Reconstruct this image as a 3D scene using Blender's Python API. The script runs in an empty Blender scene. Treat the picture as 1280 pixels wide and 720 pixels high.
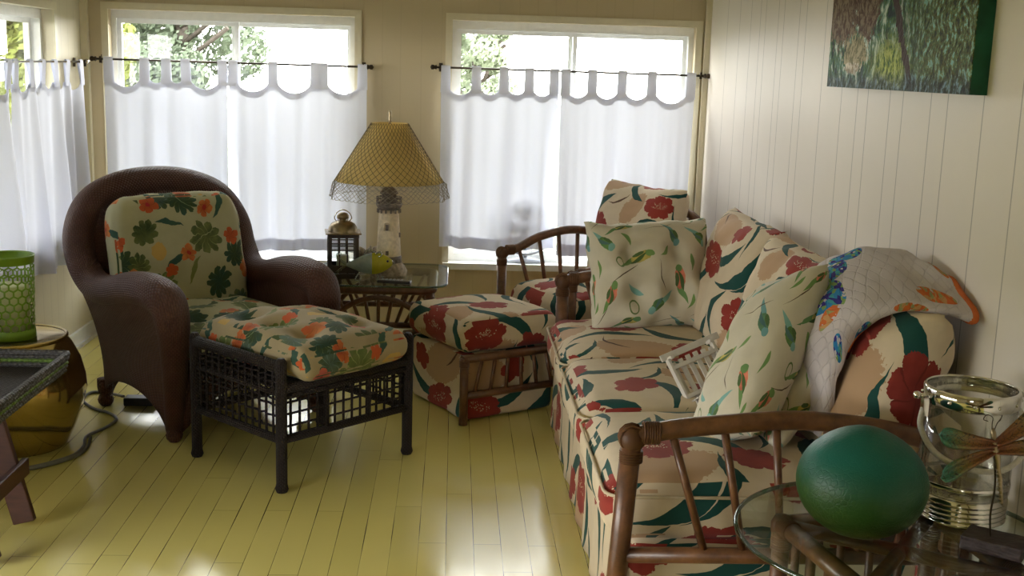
import bpy, bmesh, math, random
from math import sin, cos, pi, sqrt, atan2, radians, exp
from mathutils import Vector, Matrix, noise
S = bpy.context.scene
COL = S.collection

# ------------------------------------------------------------------ camera
cd = bpy.data.cameras.new('camera'); cam = bpy.data.objects.new('camera', cd); COL.objects.link(cam)
cd.sensor_width = 36; cd.lens = 1450 / 1280 * 36; cd.clip_start = .05; cd.clip_end = 200
_y, _p, _r = radians(3.056), radians(10.84), radians(-1.74)
_f = Vector((sin(_y) * cos(_p), cos(_y) * cos(_p), -sin(_p))); _rt = Vector((cos(_y), -sin(_y), 0)); _d = _f.cross(_rt)
_r2 = cos(_r) * _rt + sin(_r) * _d; _d2 = -sin(_r) * _rt + cos(_r) * _d
m = Matrix((_r2, -_d2, -_f)).transposed().to_4x4(); m.translation = (0, 0, 1.5)
cam.matrix_world = m; S.camera = cam

# ------------------------------------------------------------------ room figures
XL, XR, YB, YF, ZC = -1.935, 1.345, 6.25, -2.2, 2.35
W1 = (-1.80, -.53, .44, 1.727); W2 = (-.02, 1.27, .44, 1.727)      # x0,x1,z0,z1 in the back wall
W3 = (3.9, 5.80, .62, 1.70); W4_FILL = (.5, 3.0, .35, .98)               # y0,y1,z0,z1 in the left wall; the second is unseen, added low to light the floor
W5_FILL = (-1.2, -.6, 1.2, 1.65)                                            # x0,x1,z0,z1 in the wall behind; unseen opening, added and sized for fill light

# ------------------------------------------------------------------ light
SKY = 22.0
w = bpy.data.worlds.new('overcast_sky'); S.world = w; w.use_nodes = True
nt = w.node_tree; nt.nodes.clear()
bg = nt.nodes.new('ShaderNodeBackground'); wo = nt.nodes.new('ShaderNodeOutputWorld')
tcw = nt.nodes.new('ShaderNodeTexCoord'); sx = nt.nodes.new('ShaderNodeSeparateXYZ'); cr = nt.nodes.new('ShaderNodeValToRGB')
nt.links.new(tcw.outputs['Generated'], sx.inputs[0]); nt.links.new(sx.outputs[2], cr.inputs[0])
cr.color_ramp.elements[0].position = 0; cr.color_ramp.elements[0].color = (1, .97, .92, 1)
cr.color_ramp.elements[1].position = .7; cr.color_ramp.elements[1].color = (.80, .82, .82, 1)
nt.links.new(cr.outputs[0], bg.inputs[0]); bg.inputs[1].default_value = SKY
nt.links.new(bg.outputs[0], wo.inputs[0])

def portal(name, loc, rot, sx_, sy_):
    l = bpy.data.lights.new(name, 'AREA'); l.shape = 'RECTANGLE'; l.size = sx_; l.size_y = sy_
    l.cycles.is_portal = True
    o = bpy.data.objects.new(name, l); o.location = loc; o.rotation_euler = rot; COL.objects.link(o)
for i, W in enumerate((W1, W2)):
    portal('daylight_portal', ((W[0] + W[1]) / 2, YB + .16, (W[2] + W[3]) / 2), (radians(-90), 0, 0), W[1] - W[0], W[3] - W[2])
for W in (W3, W4_FILL):
    portal('daylight_portal', (XL - .16, (W[0] + W[1]) / 2, (W[2] + W[3]) / 2), (0, radians(-90), 0), W[3] - W[2], W[1] - W[0])
portal('daylight_portal', ((W5_FILL[0] + W5_FILL[1]) / 2, YF - .16, (W5_FILL[2] + W5_FILL[3]) / 2), (radians(90), 0, 0), W5_FILL[1] - W5_FILL[0], W5_FILL[3] - W5_FILL[2])

S.view_settings.view_transform = 'Standard'; S.view_settings.look = 'None'
S.view_settings.gamma = 1; S.view_settings.use_curve_mapping = False
S.view_settings.exposure = 0.08
cy = S.cycles
cy.use_denoising = True; cy.max_bounces = 10; cy.diffuse_bounces = 5; cy.glossy_bounces = 4
cy.transmission_bounces = 8; cy.transparent_max_bounces = 16; cy.caustics_reflective = False; cy.caustics_refractive = False
cy.sample_clamp_indirect = 6

# ------------------------------------------------------------------ node helper
class NT:
    def __init__(s, name, rough=.6, spec=.4):
        s.m = bpy.data.materials.new(name); s.m.use_nodes = True; s.t = s.m.node_tree
        s.b = s.t.nodes['Principled BSDF']; s.out = s.t.nodes['Material Output']
        s.b.inputs['Roughness'].default_value = rough; s.b.inputs['Specular IOR Level'].default_value = spec
    def n(s, k, **kw):
        x = s.t.nodes.new(k)
        for a, v in kw.items(): setattr(x, a, v)
        return x
    def put(s, sock, v):
        if isinstance(v, bpy.types.NodeSocket): s.t.links.new(v, sock)
        elif v is not None:
            if hasattr(sock.default_value, '__len__') and len(sock.default_value) == 4 and len(v) == 3: v = (*v, 1)
            sock.default_value = v
    def math(s, op, a, b=None, c=None, clamp=False):
        x = s.n('ShaderNodeMath', operation=op, use_clamp=clamp)
        s.put(x.inputs[0], a)
        if b is not None: s.put(x.inputs[1], b)
        if c is not None: s.put(x.inputs[2], c)
        return x.outputs[0]
    def vm(s, op, a, b=None, c=None, out=0):
        x = s.n('ShaderNodeVectorMath', operation=op)
        s.put(x.inputs[0], a)
        if b is not None: s.put(x.inputs[1], b)
        if c is not None: s.put(x.inputs[2], c)
        return x.outputs[out]
    def mix(s, f, a, b, mode='MIX'):
        x = s.n('ShaderNodeMix', data_type='RGBA', blend_type=mode)
        s.put(x.inputs[0], f); s.put(x.inputs[6], a); s.put(x.inputs[7], b); return x.outputs[2]
    def noise(s, v, scale, detail=3, rough=.5, col=False):
        x = s.n('ShaderNodeTexNoise'); s.put(x.inputs['Vector'], v)
        x.inputs['Scale'].default_value = scale; x.inputs['Detail'].default_value = detail; x.inputs['Roughness'].default_value = rough
        return x.outputs[1 if col else 0]
    def co(s, k='Object'): return s.n('ShaderNodeTexCoord').outputs[k]
    def ramp(s, f, stops, interp='LINEAR'):
        x = s.n('ShaderNodeValToRGB'); s.put(x.inputs[0], f); r = x.color_ramp; r.interpolation = interp
        while len(r.elements) < len(stops): r.elements.new(.5)
        for e, (p, c) in zip(r.elements, stops): e.position = p; e.color = (*c, 1)
        return x.outputs[0]
    def sep(s, v):
        x = s.n('ShaderNodeSeparateXYZ'); s.put(x.inputs[0], v); return x.outputs
    def comb(s, x_, y_, z_=0):
        x = s.n('ShaderNodeCombineXYZ'); s.put(x.inputs[0], x_); s.put(x.inputs[1], y_); s.put(x.inputs[2], z_); return x.outputs[0]
    def mapr(s, v, a, b, c=0, d=1):
        x = s.n('ShaderNodeMapRange'); s.put(x.inputs[0], v)
        for i, q in enumerate((a, b, c, d)): x.inputs[i + 1].default_value = q
        return x.outputs[0]
    def bump(s, h, strength=.3, dist=.002):
        x = s.n('ShaderNodeBump'); x.inputs['Strength'].default_value = strength; x.inputs['Distance'].default_value = dist
        s.put(x.inputs['Height'], h); s.put(s.b.inputs['Normal'], x.outputs[0]); return x.outputs[0]
    def color(s, v): s.put(s.b.inputs['Base Color'], v)

def plain(name, c, rough=.5, spec=.4, metal=0, var=.12, scale=30, bump=0):
    t = NT(name, rough, spec); v = t.co()
    n = t.noise(v, scale, 4)
    lo = tuple(x * (1 - var) for x in c); hi = tuple(min(1, x * (1 + var)) for x in c)
    t.color(t.ramp(n, [(.3, lo), (.7, hi)])); t.b.inputs['Metallic'].default_value = metal
    if bump: t.bump(n, bump, .003)
    return t.m

# wall paint with narrow plank grooves
def groove_mat(name, c, axis, lines=None, period=None, dark=.72, rough=.45):
    t = NT(name, rough, .35); v = t.co(); x = t.sep(v)[axis]
    if period: x = t.math('FLOORED_MODULO', x, period)
    acc = None
    for l in lines:
        k = t.math('LESS_THAN', t.math('ABSOLUTE', t.math('SUBTRACT', x, l)), .0028)
        acc = k if acc is None else t.math('MAXIMUM', acc, k)
    n = t.noise(v, 2.2, 4)
    base = t.ramp(n, [(.3, tuple(q * .95 for q in c)), (.7, c)])
    t.color(t.mix(acc, base, tuple(q * dark for q in c)))
    n2 = t.noise(t.vm('MULTIPLY', v, (40, 40, 3)), 1, 3)
    t.bump(t.math('SUBTRACT', t.math('MULTIPLY', n2, .12), acc), .35, .003)
    return t.m

def floor_mat():
    t = NT('painted_floorboards', .22, .5); v = t.co(); s = t.sep(v)
    bw = .0873
    u = t.math('DIVIDE', t.math('ADD', s[0], 8 * bw * 4 + .0), bw)
    row = t.math('FLOOR', u); fr = t.math('FRACT', u)
    edge = t.math('MINIMUM', fr, t.math('SUBTRACT', 1, fr))
    wn = t.n('ShaderNodeTexWhiteNoise', noise_dimensions='1D'); t.put(wn.inputs['W'], row)
    L = 1.7
    yy = t.math('ADD', t.math('DIVIDE', s[1], L), t.math('MULTIPLY', wn.outputs[0], 7.3))
    fy = t.math('FRACT', yy)
    ey = t.math('MULTIPLY', t.math('MINIMUM', fy, t.math('SUBTRACT', 1, fy)), L)
    n = t.noise(v, 3.0, 3)
    gapw = t.mapr(t.noise(v, 2.6, 2), .4, .68, .004, .017)     # gaps open and close along a board
    gx = t.math('LESS_THAN', edge, gapw)
    gy = t.math('LESS_THAN', ey, .0012)
    wn2 = t.n('ShaderNodeTexWhiteNoise', noise_dimensions='2D'); t.put(wn2.inputs['Vector'], t.comb(row, t.math('FLOOR', yy)))
    c = t.ramp(wn2.outputs[0], [(0, (.66, .575, .18)), (1, (.74, .645, .215))])
    c = t.mix(t.mapr(n, .35, .7, 0, .35), c, (.62, .545, .18))
    chip = t.math('GREATER_THAN', t.noise(v, 14, 5, .7), .80)
    c = t.mix(chip, c, (.30, .27, .12))
    g = t.math('MAXIMUM', gx, t.math('MULTIPLY', gy, .6))
    t.color(t.mix(g, c, (.09, .075, .03)))
    grain = t.noise(t.vm('MULTIPLY', v, (55, 5, 1)), 1, 4, .6)
    big = t.noise(t.vm('MULTIPLY', v, (9, 3, 1)), 1, 2)
    cup = t.math('MULTIPLY', t.math('POWER', t.math('SUBTRACT', edge, .5), 2), 1.3)
    h = t.math('ADD', t.math('ADD', t.math('MULTIPLY', grain, .22), t.math('MULTIPLY', big, .8)), t.math('SUBTRACT', 0, cup))
    h = t.math('SUBTRACT', h, t.math('MULTIPLY', g, 1.2))
    t.bump(h, .35, .0022)
    t.put(t.b.inputs['Roughness'], t.mapr(t.noise(v, 6, 4), .3, .7, .13, .27))
    t.b.inputs['Coat Weight'].default_value = .35; t.b.inputs['Coat Roughness'].default_value = .12
    return t.m

# ---- printed fabrics: every motif is wrapped inside one repeat
def print_mat(name, base, motifs, tile, weave=.25, rough=.85, warp=.035, seed=0, sheen=.1):
    t = NT(name, rough, .2); uv = t.co('UV')
    nz = t.noise(uv, 9 + seed, 3, .6, True)
    nf = t.noise(uv, 70, 2, .6, True)
    nz = t.vm('ADD', t.vm('SCALE', t.vm('SUBTRACT', nz, (.5, .5, .5))), (0, 0, 0)) if False else t.vm('SUBTRACT', nz, (.5, .5, .5))
    p0 = t.vm('DIVIDE', uv, (tile, tile, 1))
    p = t.vm('MULTIPLY_ADD', nz, (warp, warp, 0), p0)
    rag = t.sep(nf)[0]; big = t.noise(uv, 22, 3)
    c = t.mix(t.mapr(big, .3, .7), tuple(q * .94 for q in base), base)
    for mo in motifs:
        k, (cx, cy_), rot, (sx_, sy_), col = mo[:5]; ex = mo[5] if len(mo) > 5 else {}
        q = t.vm('WRAP', t.vm('SUBTRACT', p, (cx, cy_, 0)), (.5, .5, .5), (-.5, -.5, -.5))
        vr = t.n('ShaderNodeVectorRotate', rotation_type='Z_AXIS'); t.put(vr.inputs['Vector'], q); vr.inputs['Angle'].default_value = -radians(rot)
        q = t.vm('DIVIDE', vr.outputs[0], (sx_, sy_, 1))
        if k == 'leaf':                 # curved sword leaf, x in -1..1
            s = t.sep(q); kx = ex.get('k', .8)
            x2 = t.math('MULTIPLY', s[0], s[0])
            d = t.math('ABSOLUTE', t.math('MULTIPLY_ADD', x2, -kx, s[1]))
            wv = t.math('MULTIPLY', t.math('MULTIPLY_ADD', x2, -1, 1), t.math('MAXIMUM', t.math('MULTIPLY_ADD', s[0], ex.get('tp', .5), 1), 0))
            mask = t.math('LESS_THAN', d, t.math('MULTIPLY', wv, ex.get('w', .3)))
        elif k == 'ell':
            l = t.vm('LENGTH', t.vm('MULTIPLY', q, (1, 1, 0)), out=1)
            mask = t.math('LESS_THAN', t.math('MULTIPLY_ADD', rag, ex.get('r', .3), l), 1 + ex.get('r', .3) * .5)
        elif k == 'star':               # petals / monstera lobes
            s = t.sep(q); l = t.vm('LENGTH', t.vm('MULTIPLY', q, (1, 1, 0)), out=1)
            a = t.math('ARCTAN2', s[1], s[0])
            co = t.math('ABSOLUTE', t.math('COSINE', t.math('MULTIPLY', a, ex.get('n', 5) / 2)))
            r = t.math('MULTIPLY_ADD', t.math('POWER', co, ex.get('pw', .5)), ex.get('b', .5), 1 - ex.get('b', .5))
            mask = t.math('LESS_THAN', t.math('MULTIPLY_ADD', rag, ex.get('r', .15), l), r)
            vein = t.math('LESS_THAN', t.math('ABSOLUTE', t.math('SINE', t.math('MULTIPLY_ADD', a, ex.get('n', 5) * .5, t.math('MULTIPLY', l, 2.2)))), .16)
        elif k == 'dots':
            l = t.vm('LENGTH', t.vm('MULTIPLY', q, (1, 1, 0)), out=1)
            vo = t.n('ShaderNodeTexVoronoi'); t.put(vo.inputs['Vector'], uv); vo.inputs['Scale'].default_value = ex.get('sc', 130)
            mask = t.math('MULTIPLY', t.math('LESS_THAN', l, 1), t.math('LESS_THAN', vo.outputs[0], .33))
        elif k == 'ring':
            l = t.vm('LENGTH', t.vm('MULTIPLY', q, (1, 1, 0)), out=1)
            mask = t.math('LESS_THAN', t.math('ABSOLUTE', t.math('SUBTRACT', l, .85)), ex.get('w', .12))
        cc = col
        if ex.get('shade'):
            cc = t.mix(t.mapr(big, .35, .65), col, ex['shade'])
        if k == 'star' and ex.get('shade') and name[:5] != 'poppy':
            cc = t.mix(t.math('MULTIPLY', vein, .8), cc, tuple(min(1, q * 2.1 + .02) for q in col) if ex.get('n', 5) > 6 else tuple(q * .45 for q in col))
            cc = t.mix(t.mapr(l, .25, 1, .55, 0), cc, tuple(q * .45 for q in col))
        if ex.get('a'): mask = t.math('MULTIPLY', mask, ex['a'])
        c = t.mix(mask, c, cc)
    t.color(c)
    wv = t.noise(uv, 420, 2)
    wr = t.noise(uv, 12, 3)
    t.bump(t.math('ADD', t.math('MULTIPLY', wv, .25), wr), weave, .006)
    t.b.inputs['Sheen Weight'].default_value = sheen
    return t.m

RED, TEAL, TAN, CRE = (.28, .038, .028), (.012, .066, .058), (.46, .30, .18), (.64, .53, .38)
def L(cx, cy_, rot, ln, k=.8, w=.3, wd=None, col=TEAL, tp=.5): return ('leaf', (cx, cy_), rot, (ln, wd or ln * .55), col, dict(k=k, w=w, tp=tp))
POPPY = [
    ('ell', (.20, .12), 20, (.17, .10), TAN, dict(r=.4)), ('ell', (.72, .62), -15, (.19, .10), TAN, dict(r=.4)), ('ell', (.45, .92), 60, (.12, .07), TAN, dict(r=.4)),
    L(.10, .40, 35, .20), L(.22, .45, 60, .17, .9, .22), L(.36, .30, -30, .18, -.8, .3), L(.55, .42, 100, .16, .9, .3), L(.66, .30, 70, .19, -.7, .2),
    L(.88, .45, 15, .20, .8, .22), L(.86, .80, -40, .18, .9, .32), L(.60, .84, 10, .20, -.8, .2), L(.30, .68, -15, .17, .8, .3), L(.08, .88, 55, .19, -.8, .28),
    L(.38, .06, -60, .15, .8, .3), L(.80, .06, 30, .18, .8, .22), L(.95, .22, 80, .14, -.9, .3), L(.50, .60, 45, .13, .9, .14), L(.06, .64, 110, .14, .8, .16),
    ('star', (.18, .26), 10, (.135, .105), RED, dict(n=7, b=.22, r=.25, shade=(.24, .03, .022))),
    ('star', (.47, .17), 60, (.085, .12), RED, dict(n=6, b=.25, r=.25, shade=(.24, .03, .022))),
    ('star', (.74, .44), -20, (.15, .085), RED, dict(n=7, b=.22, r=.25, shade=(.24, .03, .022))),
    ('star', (.42, .50), 30, (.11, .09), RED, dict(n=6, b=.25, r=.25)),
    ('star', (.16, .78), 70, (.10, .13), RED, dict(n=7, b=.2, r=.25, shade=(.24, .03, .022))),
    ('star', (.66, .95), 0, (.14, .09), RED, dict(n=7, b=.22, r=.25)),
    ('star', (.93, .62), 40, (.09, .07), RED, dict(n=5, b=.3, r=.25)),
    ('dots', (.18, .27), 10, (.06, .025), (.60, .52, .36)), ('dots', (.74, .445), -20, (.065, .022), (.60, .52, .36)), ('dots', (.66, .955), 0, (.06, .022), (.60, .52, .36)),
    L(.30, .93, 20, .10, .8, .12, col=(.1, .05, .03)), L(.60, .68, -60, .10, .8, .12, col=(.1, .05, .03)),
]
M = {}
M['poppy'] = print_mat('poppy_print_fabric', CRE, POPPY, .88)
M['poppy_big'] = print_mat('large_poppy_print_fabric', CRE, POPPY, 1.35)
G1, G2, G3, OR, OR2, PK, YE = (.055, .085, .03), (.035, .085, .062), (.17, .20, .065), (.52, .10, .03), (.62, .22, .06), (.55, .13, .12), (.52, .34, .10)
def trop(base, name, seed, pk):
    ms = [
        ('star', (.20, .72), 20, (.15, .17), G3, dict(n=9, b=.3, pw=.7, shade=G1)), ('star', (.52, .55), -50, (.15, .13), G1, dict(n=11, b=.35, pw=.6, shade=G2)),
        ('star', (.82, .80), 110, (.12, .15), G2, dict(n=9, b=.3, pw=.7, shade=G1)), ('star', (.80, .32), 10, (.17, .13), G3, dict(n=11, b=.25, pw=.7, shade=(.09, .15, .04))),
        ('star', (.28, .20), 70, (.13, .11), G1, dict(n=9, b=.3, pw=.7, shade=G3)), L(.05, .45, 60, .13, .4, .4, col=G2, tp=0), L(.48, .90, 20, .13, -.5, .4, col=G2, tp=0),
        L(.62, .12, 140, .12, .5, .4, col=G1, tp=0), L(.95, .58, 30, .12, .4, .35, col=G3, tp=0), L(.36, .42, 95, .12, .4, .3, col=G2, tp=0),
        ('star', (.05, .98), 40, (.13, .11), G1, dict(n=9, b=.3, pw=.7, shade=G2)), ('star', (.66, .98), -20, (.10, .13), (.10, .16, .13), dict(n=9, b=.3, pw=.7, shade=G3)), ('star', (.55, .36), 0, (.10, .12), (.10, .16, .13), dict(n=9, b=.3, pw=.7, shade=G1)), ('star', (.02, .12), 30, (.11, .10), G3, dict(n=9, b=.3, pw=.7, shade=G1)),
        ('ell', (.12, .30), 0, (.07, .06), YE, dict(r=.4)), ('ell', (.62, .74), 0, (.06, .05), YE, dict(r=.4)),
        ('star', (.08, .55), 10, (.085, .08), OR2, dict(n=5, b=.4, shade=OR)), ('star', (.45, .75), 40, (.09, .08), OR, dict(n=5, b=.4, shade=OR2)),
        ('star', (.66, .44), 0, (.075, .07), OR, dict(n=5, b=.4, shade=OR2)), ('star', (.50, .26), 25, (.095, .09), pk, dict(n=5, b=.35, shade=OR)),
        ('star', (.93, .08), 60, (.09, .09), OR2, dict(n=5, b=.4, shade=OR)), ('star', (.20, .96), 0, (.085, .075), OR, dict(n=5, b=.4, shade=pk)),
        ('star', (.96, .40), 0, (.06, .06), OR, dict(n=5, b=.4)),
        ('ell', (.50, .26), 0, (.02, .02), (.35, .02, .03)), ('ell', (.45, .75), 0, (.02, .02), (.35, .03, .02)), ('ell', (.08, .55), 0, (.018, .018), (.35, .03, .02)),
        L(.22, .71, 65, .12, .1, .05, col=(.32, .34, .16), tp=0), L(.81, .32, 10, .14, .1, .06, col=(.32, .36, .16), tp=0), L(.52, .55, -50, .13, .1, .05, col=(.22, .3, .16), tp=0),
    ]
    return print_mat(name, base, ms, .53, seed=seed, warp=.11)
M['tropic'] = trop((.42, .40, .25), 'tropical_leaf_print_fabric', 1, OR)
M['tropic2'] = trop((.37, .30, .18), 'hibiscus_print_fabric', 3, PK)
CO, AQ, LG = (.75, .24, .15), (.20, .40, .36), (.16, .28, .09)
def bird(cx, cy_, rot, a, b):
    r = radians(rot); dx, dy = cos(r), sin(r)
    return [L(cx - .13 * dx, cy_ - .13 * dy, rot + 8, .12, .25, .45, wd=.045, col=b, tp=.3), ('ell', (cx, cy_), rot, (.085, .046), a, dict(r=.35, shade=tuple(q * .6 for q in a))),
            ('ell', (cx + .075 * dx, cy_ + .075 * dy), rot, (.036, .032), b, dict(r=.3)), L(cx - .03 * dx + .012 * dy, cy_ - .03 * dy - .012 * dx, rot + 12, .085, .3, .4, wd=.04, col=tuple(q * .45 for q in b), tp=0),
            ('ell', (cx - .01 * dx - .03 * dy, cy_ - .01 * dy + .03 * dx), rot, (.05, .016), (.08, .14, .05), dict(r=.3))]
BR = (.10, .07, .045)
BIRDS = (bird(.16, .82, -40, (.14, .28, .09), AQ) + bird(.52, .66, 20, (.55, .45, .12), LG) + bird(.86, .86, -60, (.12, .26, .14), (.14, .3, .3)) + bird(.18, .36, 60, CO, LG)
         + bird(.62, .20, 215, (.13, .27, .10), AQ) + bird(.88, .44, 100, CO, (.14, .26, .09)) + bird(.36, .04, 30, (.5, .43, .12), (.12, .24, .10))
         + [L(.34, .50, 25, .17, .25, .06, col=BR), L(.68, .48, -70, .15, .3, .06, col=BR), L(.05, .10, 50, .15, .3, .06, col=BR), L(.70, .98, 15, .16, .2, .05, col=BR),
            L(.38, .86, 130, .09, .3, .42, col=LG), L(.03, .58, 80, .09, .4, .4, col=LG), L(.74, .70, 40, .08, .4, .45, col=LG), L(.42, .34, -40, .09, .4, .4, col=AQ), L(.97, .20, 60, .08, .4, .4, col=LG),
            ('ring', (.40, .20), 0, (.045, .07), (.14, .2, .08), dict(w=.12)), ('ring', (.30, .62), 30, (.04, .065), (.14, .2, .08), dict(w=.12))])
M['bird'] = print_mat('bird_print_fabric', (.60, .55, .43), BIRDS, .44, seed=5, warp=.02)

def quilt_mat():
    t = NT('quilted_cotton', .85, .2); uv = t.co('UV'); s = t.sep(uv)
    wv = t.math('SINE', t.math('MULTIPLY', s[0], 95)); wv2 = t.math('SINE', t.math('MULTIPLY', s[1], 95))
    st = t.math('ABSOLUTE', t.math('ADD', wv, wv2))
    st = t.mapr(st, 0, .35)
    c = t.mix(t.mapr(t.noise(uv, 6, 2), .3, .7), (.52, .47, .50), (.62, .57, .59))
    vo = t.n('ShaderNodeTexVoronoi'); t.put(vo.inputs['Vector'], uv); vo.inputs['Scale'].default_value = 55
    cell = t.sep(vo.outputs['Color'])[0]
    blue = t.ramp(cell, [(0, (.03, .20, .45)), (.35, (.04, .03, .22)), (.6, (.06, .30, .36)), (.8, (.20, .32, .10)), (1, (.05, .08, .40))], 'CONSTANT')
    orn = t.ramp(cell, [(0, (.60, .15, .04)), (.4, (.55, .30, .12)), (.6, (.32, .34, .14)), (.8, (.60, .13, .04)), (1, (.5, .2, .08))], 'CONSTANT')
    edge = t.math('GREATER_THAN', t.noise(uv, 30, 2), .38)
    for (cx, cy_, a, b, col) in ((.42, .27, .07, .085, blue), (.62, .42, .075, .050, blue), (.50, .36, .085, .06, blue), (.12, .30, .05, .07, blue), (.30, .08, .05, .04, blue), (.80, .12, .10, .022, orn), (.92, .20, .10, .03, orn), (.36, .20, .06, .02, orn), (.55, .02, .06, .06, blue), (1.05, .4, .05, .05, orn)):
        l = t.vm('LENGTH', t.vm('DIVIDE', t.vm('SUBTRACT', uv, (cx, cy_, 0)), (a, b, 1)), out=1)
        c = t.mix(t.math('MULTIPLY', t.math('LESS_THAN', l, 1), edge), c, col)
    t.color(c); t.bump(st, .5, .006)
    return t.m
M['quilt'] = quilt_mat()

def wicker_mat(name, c1, c2, su, sv, rough=.5):
    t = NT(name, rough, .35); uv = t.co('UV'); s = t.sep(uv)
    a = t.math('SINE', t.math('MULTIPLY', s[0], su)); b = t.math('SINE', t.math('ADD', t.math('MULTIPLY', s[1], sv), t.math('MULTIPLY', t.math('SIGN', a), pi / 2)))
    h = t.math('MULTIPLY', t.math('ABSOLUTE', a), t.mapr(b, -1, 1, .2, 1))
    n = t.noise(t.co(), 25, 4)
    c = t.mix(n, c1, c2); c = t.mix(t.mapr(h, 0, .35, .75, 0), c, tuple(x * .35 for x in c1)); t.color(c)
    t.bump(h, .9, .005)
    return t.m
M['wicker'] = wicker_mat('brown_woven_wicker', (.068, .024, .014), (.12, .046, .030), 330, 420)
M['dark_wicker'] = wicker_mat('dark_woven_wicker', (.016, .010, .009), (.028, .018, .016), 400, 500, .65)
M['grey_wicker'] = wicker_mat('grey_woven_wicker', (.055, .05, .05), (.10, .095, .09), 260, 380)
M['green_wicker'] = wicker_mat('green_woven_band', (.10, .17, .03), (.15, .24, .05), 260, 380)

def wood_mat(name, c1, c2, rough=.3, sc=(60, 60, 6), coat=.4):
    t = NT(name, rough, .5); v = t.co()
    n = t.noise(t.vm('MULTIPLY', v, sc), 1, 4, .6); n2 = t.noise(v, 7, 2)
    t.color(t.mix(t.mapr(t.math('ADD', n, t.math('MULTIPLY', n2, .6)), .5, 1.1), c1, c2)); t.bump(n, .15, .002)
    t.b.inputs['Coat Weight'].default_value = coat; t.b.inputs['Coat Roughness'].default_value = .2
    return t.m
M['rattan'] = wood_mat('varnished_rattan', (.055, .020, .009), (.19, .080, .032), .38, (30, 30, 30), .15)
M['rattan_wrap'] = wicker_mat('rattan_binding', (.15, .06, .022), (.24, .11, .045), 900, 60)
M['red_wood'] = wood_mat('reddish_stained_wood', (.045, .013, .008), (.10, .032, .018), .5, (12, 12, 50), .05)
M['dark_wood'] = wood_mat('dark_lantern_wood', (.018, .010, .007), (.04, .024, .016), .5)
M['cream'] = groove_mat('cream_panelled_paint', (.55, .46, .30), 0, [.02, .115, .225, .33], .4064, .93)
M['right_wall'] = groove_mat('white_panelled_paint', (.78, .72, .65), 1, [5.848, 5.594, 5.381, 5.215, 5.124, 4.921, 4.834, 4.613, 4.52, 4.273, 4.038, 3.874, 3.774, 3.578, 3.471, 3.262, 3.148, 2.929, 2.729, 2.53, 2.41, 2.2], None, .55, .55)
M['left_wall'] = groove_mat('cream_panelled_paint_left', (.66, .60, .44), 1, [.02, .115, .225, .33], .4064, .86)
M['trim'] = plain('cream_trim_paint', (.68, .62, .45), .4, .4, var=.03)
M['white_trim'] = plain('white_trim_paint', (.70, .70, .66), .4, .4, var=.03)
M['alu'] = plain('painted_aluminium', (.78, .78, .74), .4, .5, var=.04)
M['ceil'] = plain('ceiling_paint', (.86, .82, .72), .7, .2, var=.03)
M['floor'] = floor_mat()
M['chrome'] = plain('polished_chrome', (.72, .70, .66), .08, .5, 1, var=.03)
M['dark_metal'] = plain('dark_bronze_metal', (.06, .045, .03), .35, .5, .8)
M['pewter'] = plain('aged_brass', (.30, .24, .15), .3, .5, 1, var=.2)
M['stucco'] = plain('lighthouse_plaster', (.74, .64, .48), .8, .2, var=.15, scale=60, bump=.4)
M['rock'] = plain('lighthouse_rock', (.36, .30, .22), .8, .2, var=.35, scale=70, bump=.8)
M['slate'] = plain('grey_painted_resin', (.20, .17, .15), .6, .3, var=.35, scale=90, bump=.4)
M['black'] = plain('black_plastic', (.03, .028, .028), .35, .4)
M['grey_plastic'] = plain('grey_plastic', (.36, .38, .42), .4, .4, var=.05)
M['cord'] = plain('grey_rubber_cord', (.20, .20, .18), .6, .3)
M['white_wood'] = plain('white_painted_wood', (.60, .56, .50), .5, .3, var=.08)
M['lime'] = plain('lime_green_metal', (.20, .36, .025), .3, .5, var=.08)
M['candle'] = plain('ivory_wax', (.70, .72, .45), .5, .4, var=.04)
M['stone'] = plain('dark_stone', (.035, .022, .022), .5, .4, var=.4, scale=80, bump=.7)
M['paper'] = plain('grey_paper_cover', (.42, .43, .42), .5, .3, var=.06)
M['net'] = plain('dark_net_cord', (.13, .105, .075), .8, .2)
M['fringe'] = plain('pale_net_cord', (.36, .33, .28), .8, .2)
M['lawn'] = plain('lawn_grass', (.07, .075, .05), .9, .1, var=.3, scale=4)
M['bark'] = plain('tree_bark', (.05, .042, .034), .9, .1, var=.3, scale=12)
M['eave'] = plain('weathered_eave_boards', (.055, .045, .038), .8, .2, var=.2)
M['shell'] = plain('pale_sea_shell', (.42, .36, .30), .4, .4, var=.4, scale=70, bump=.5)
M['orange'] = plain('orange_binding_tape', (.52, .13, .035), .7, .2)
M['rope'] = plain('white_rope', (.55, .52, .46), .8, .2, scale=200, bump=.5)
M['thread'] = plain('seam_piping', (.55, .46, .33), .8, .2)

def cloth_mat(name, c, tr=.5):
    t = NT(name); uv = t.co('UV')
    n = t.noise(t.vm('MULTIPLY', uv, (900, 350, 1)), 1, 2); n2 = t.noise(t.vm('MULTIPLY', uv, (300, 900, 1)), 1, 2)
    h = t.math('ADD', n, n2)
    col = t.mix(t.mapr(h, .7, 1.3), tuple(x * .93 for x in c), c)
    d = t.n('ShaderNodeBsdfDiffuse'); tl = t.n('ShaderNodeBsdfTranslucent'); mx = t.n('ShaderNodeMixShader')
    t.put(d.inputs[0], col); t.put(tl.inputs[0], col); mx.inputs[0].default_value = tr
    t.t.links.new(d.outputs[0], mx.inputs[1]); t.t.links.new(tl.outputs[0], mx.inputs[2]); t.t.links.new(mx.outputs[0], t.out.inputs[0])
    return t.m
M['curtain'] = cloth_mat('white_cotton_voile', (.82, .84, .94), .10)
M['curtain_left'] = M['curtain']

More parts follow.
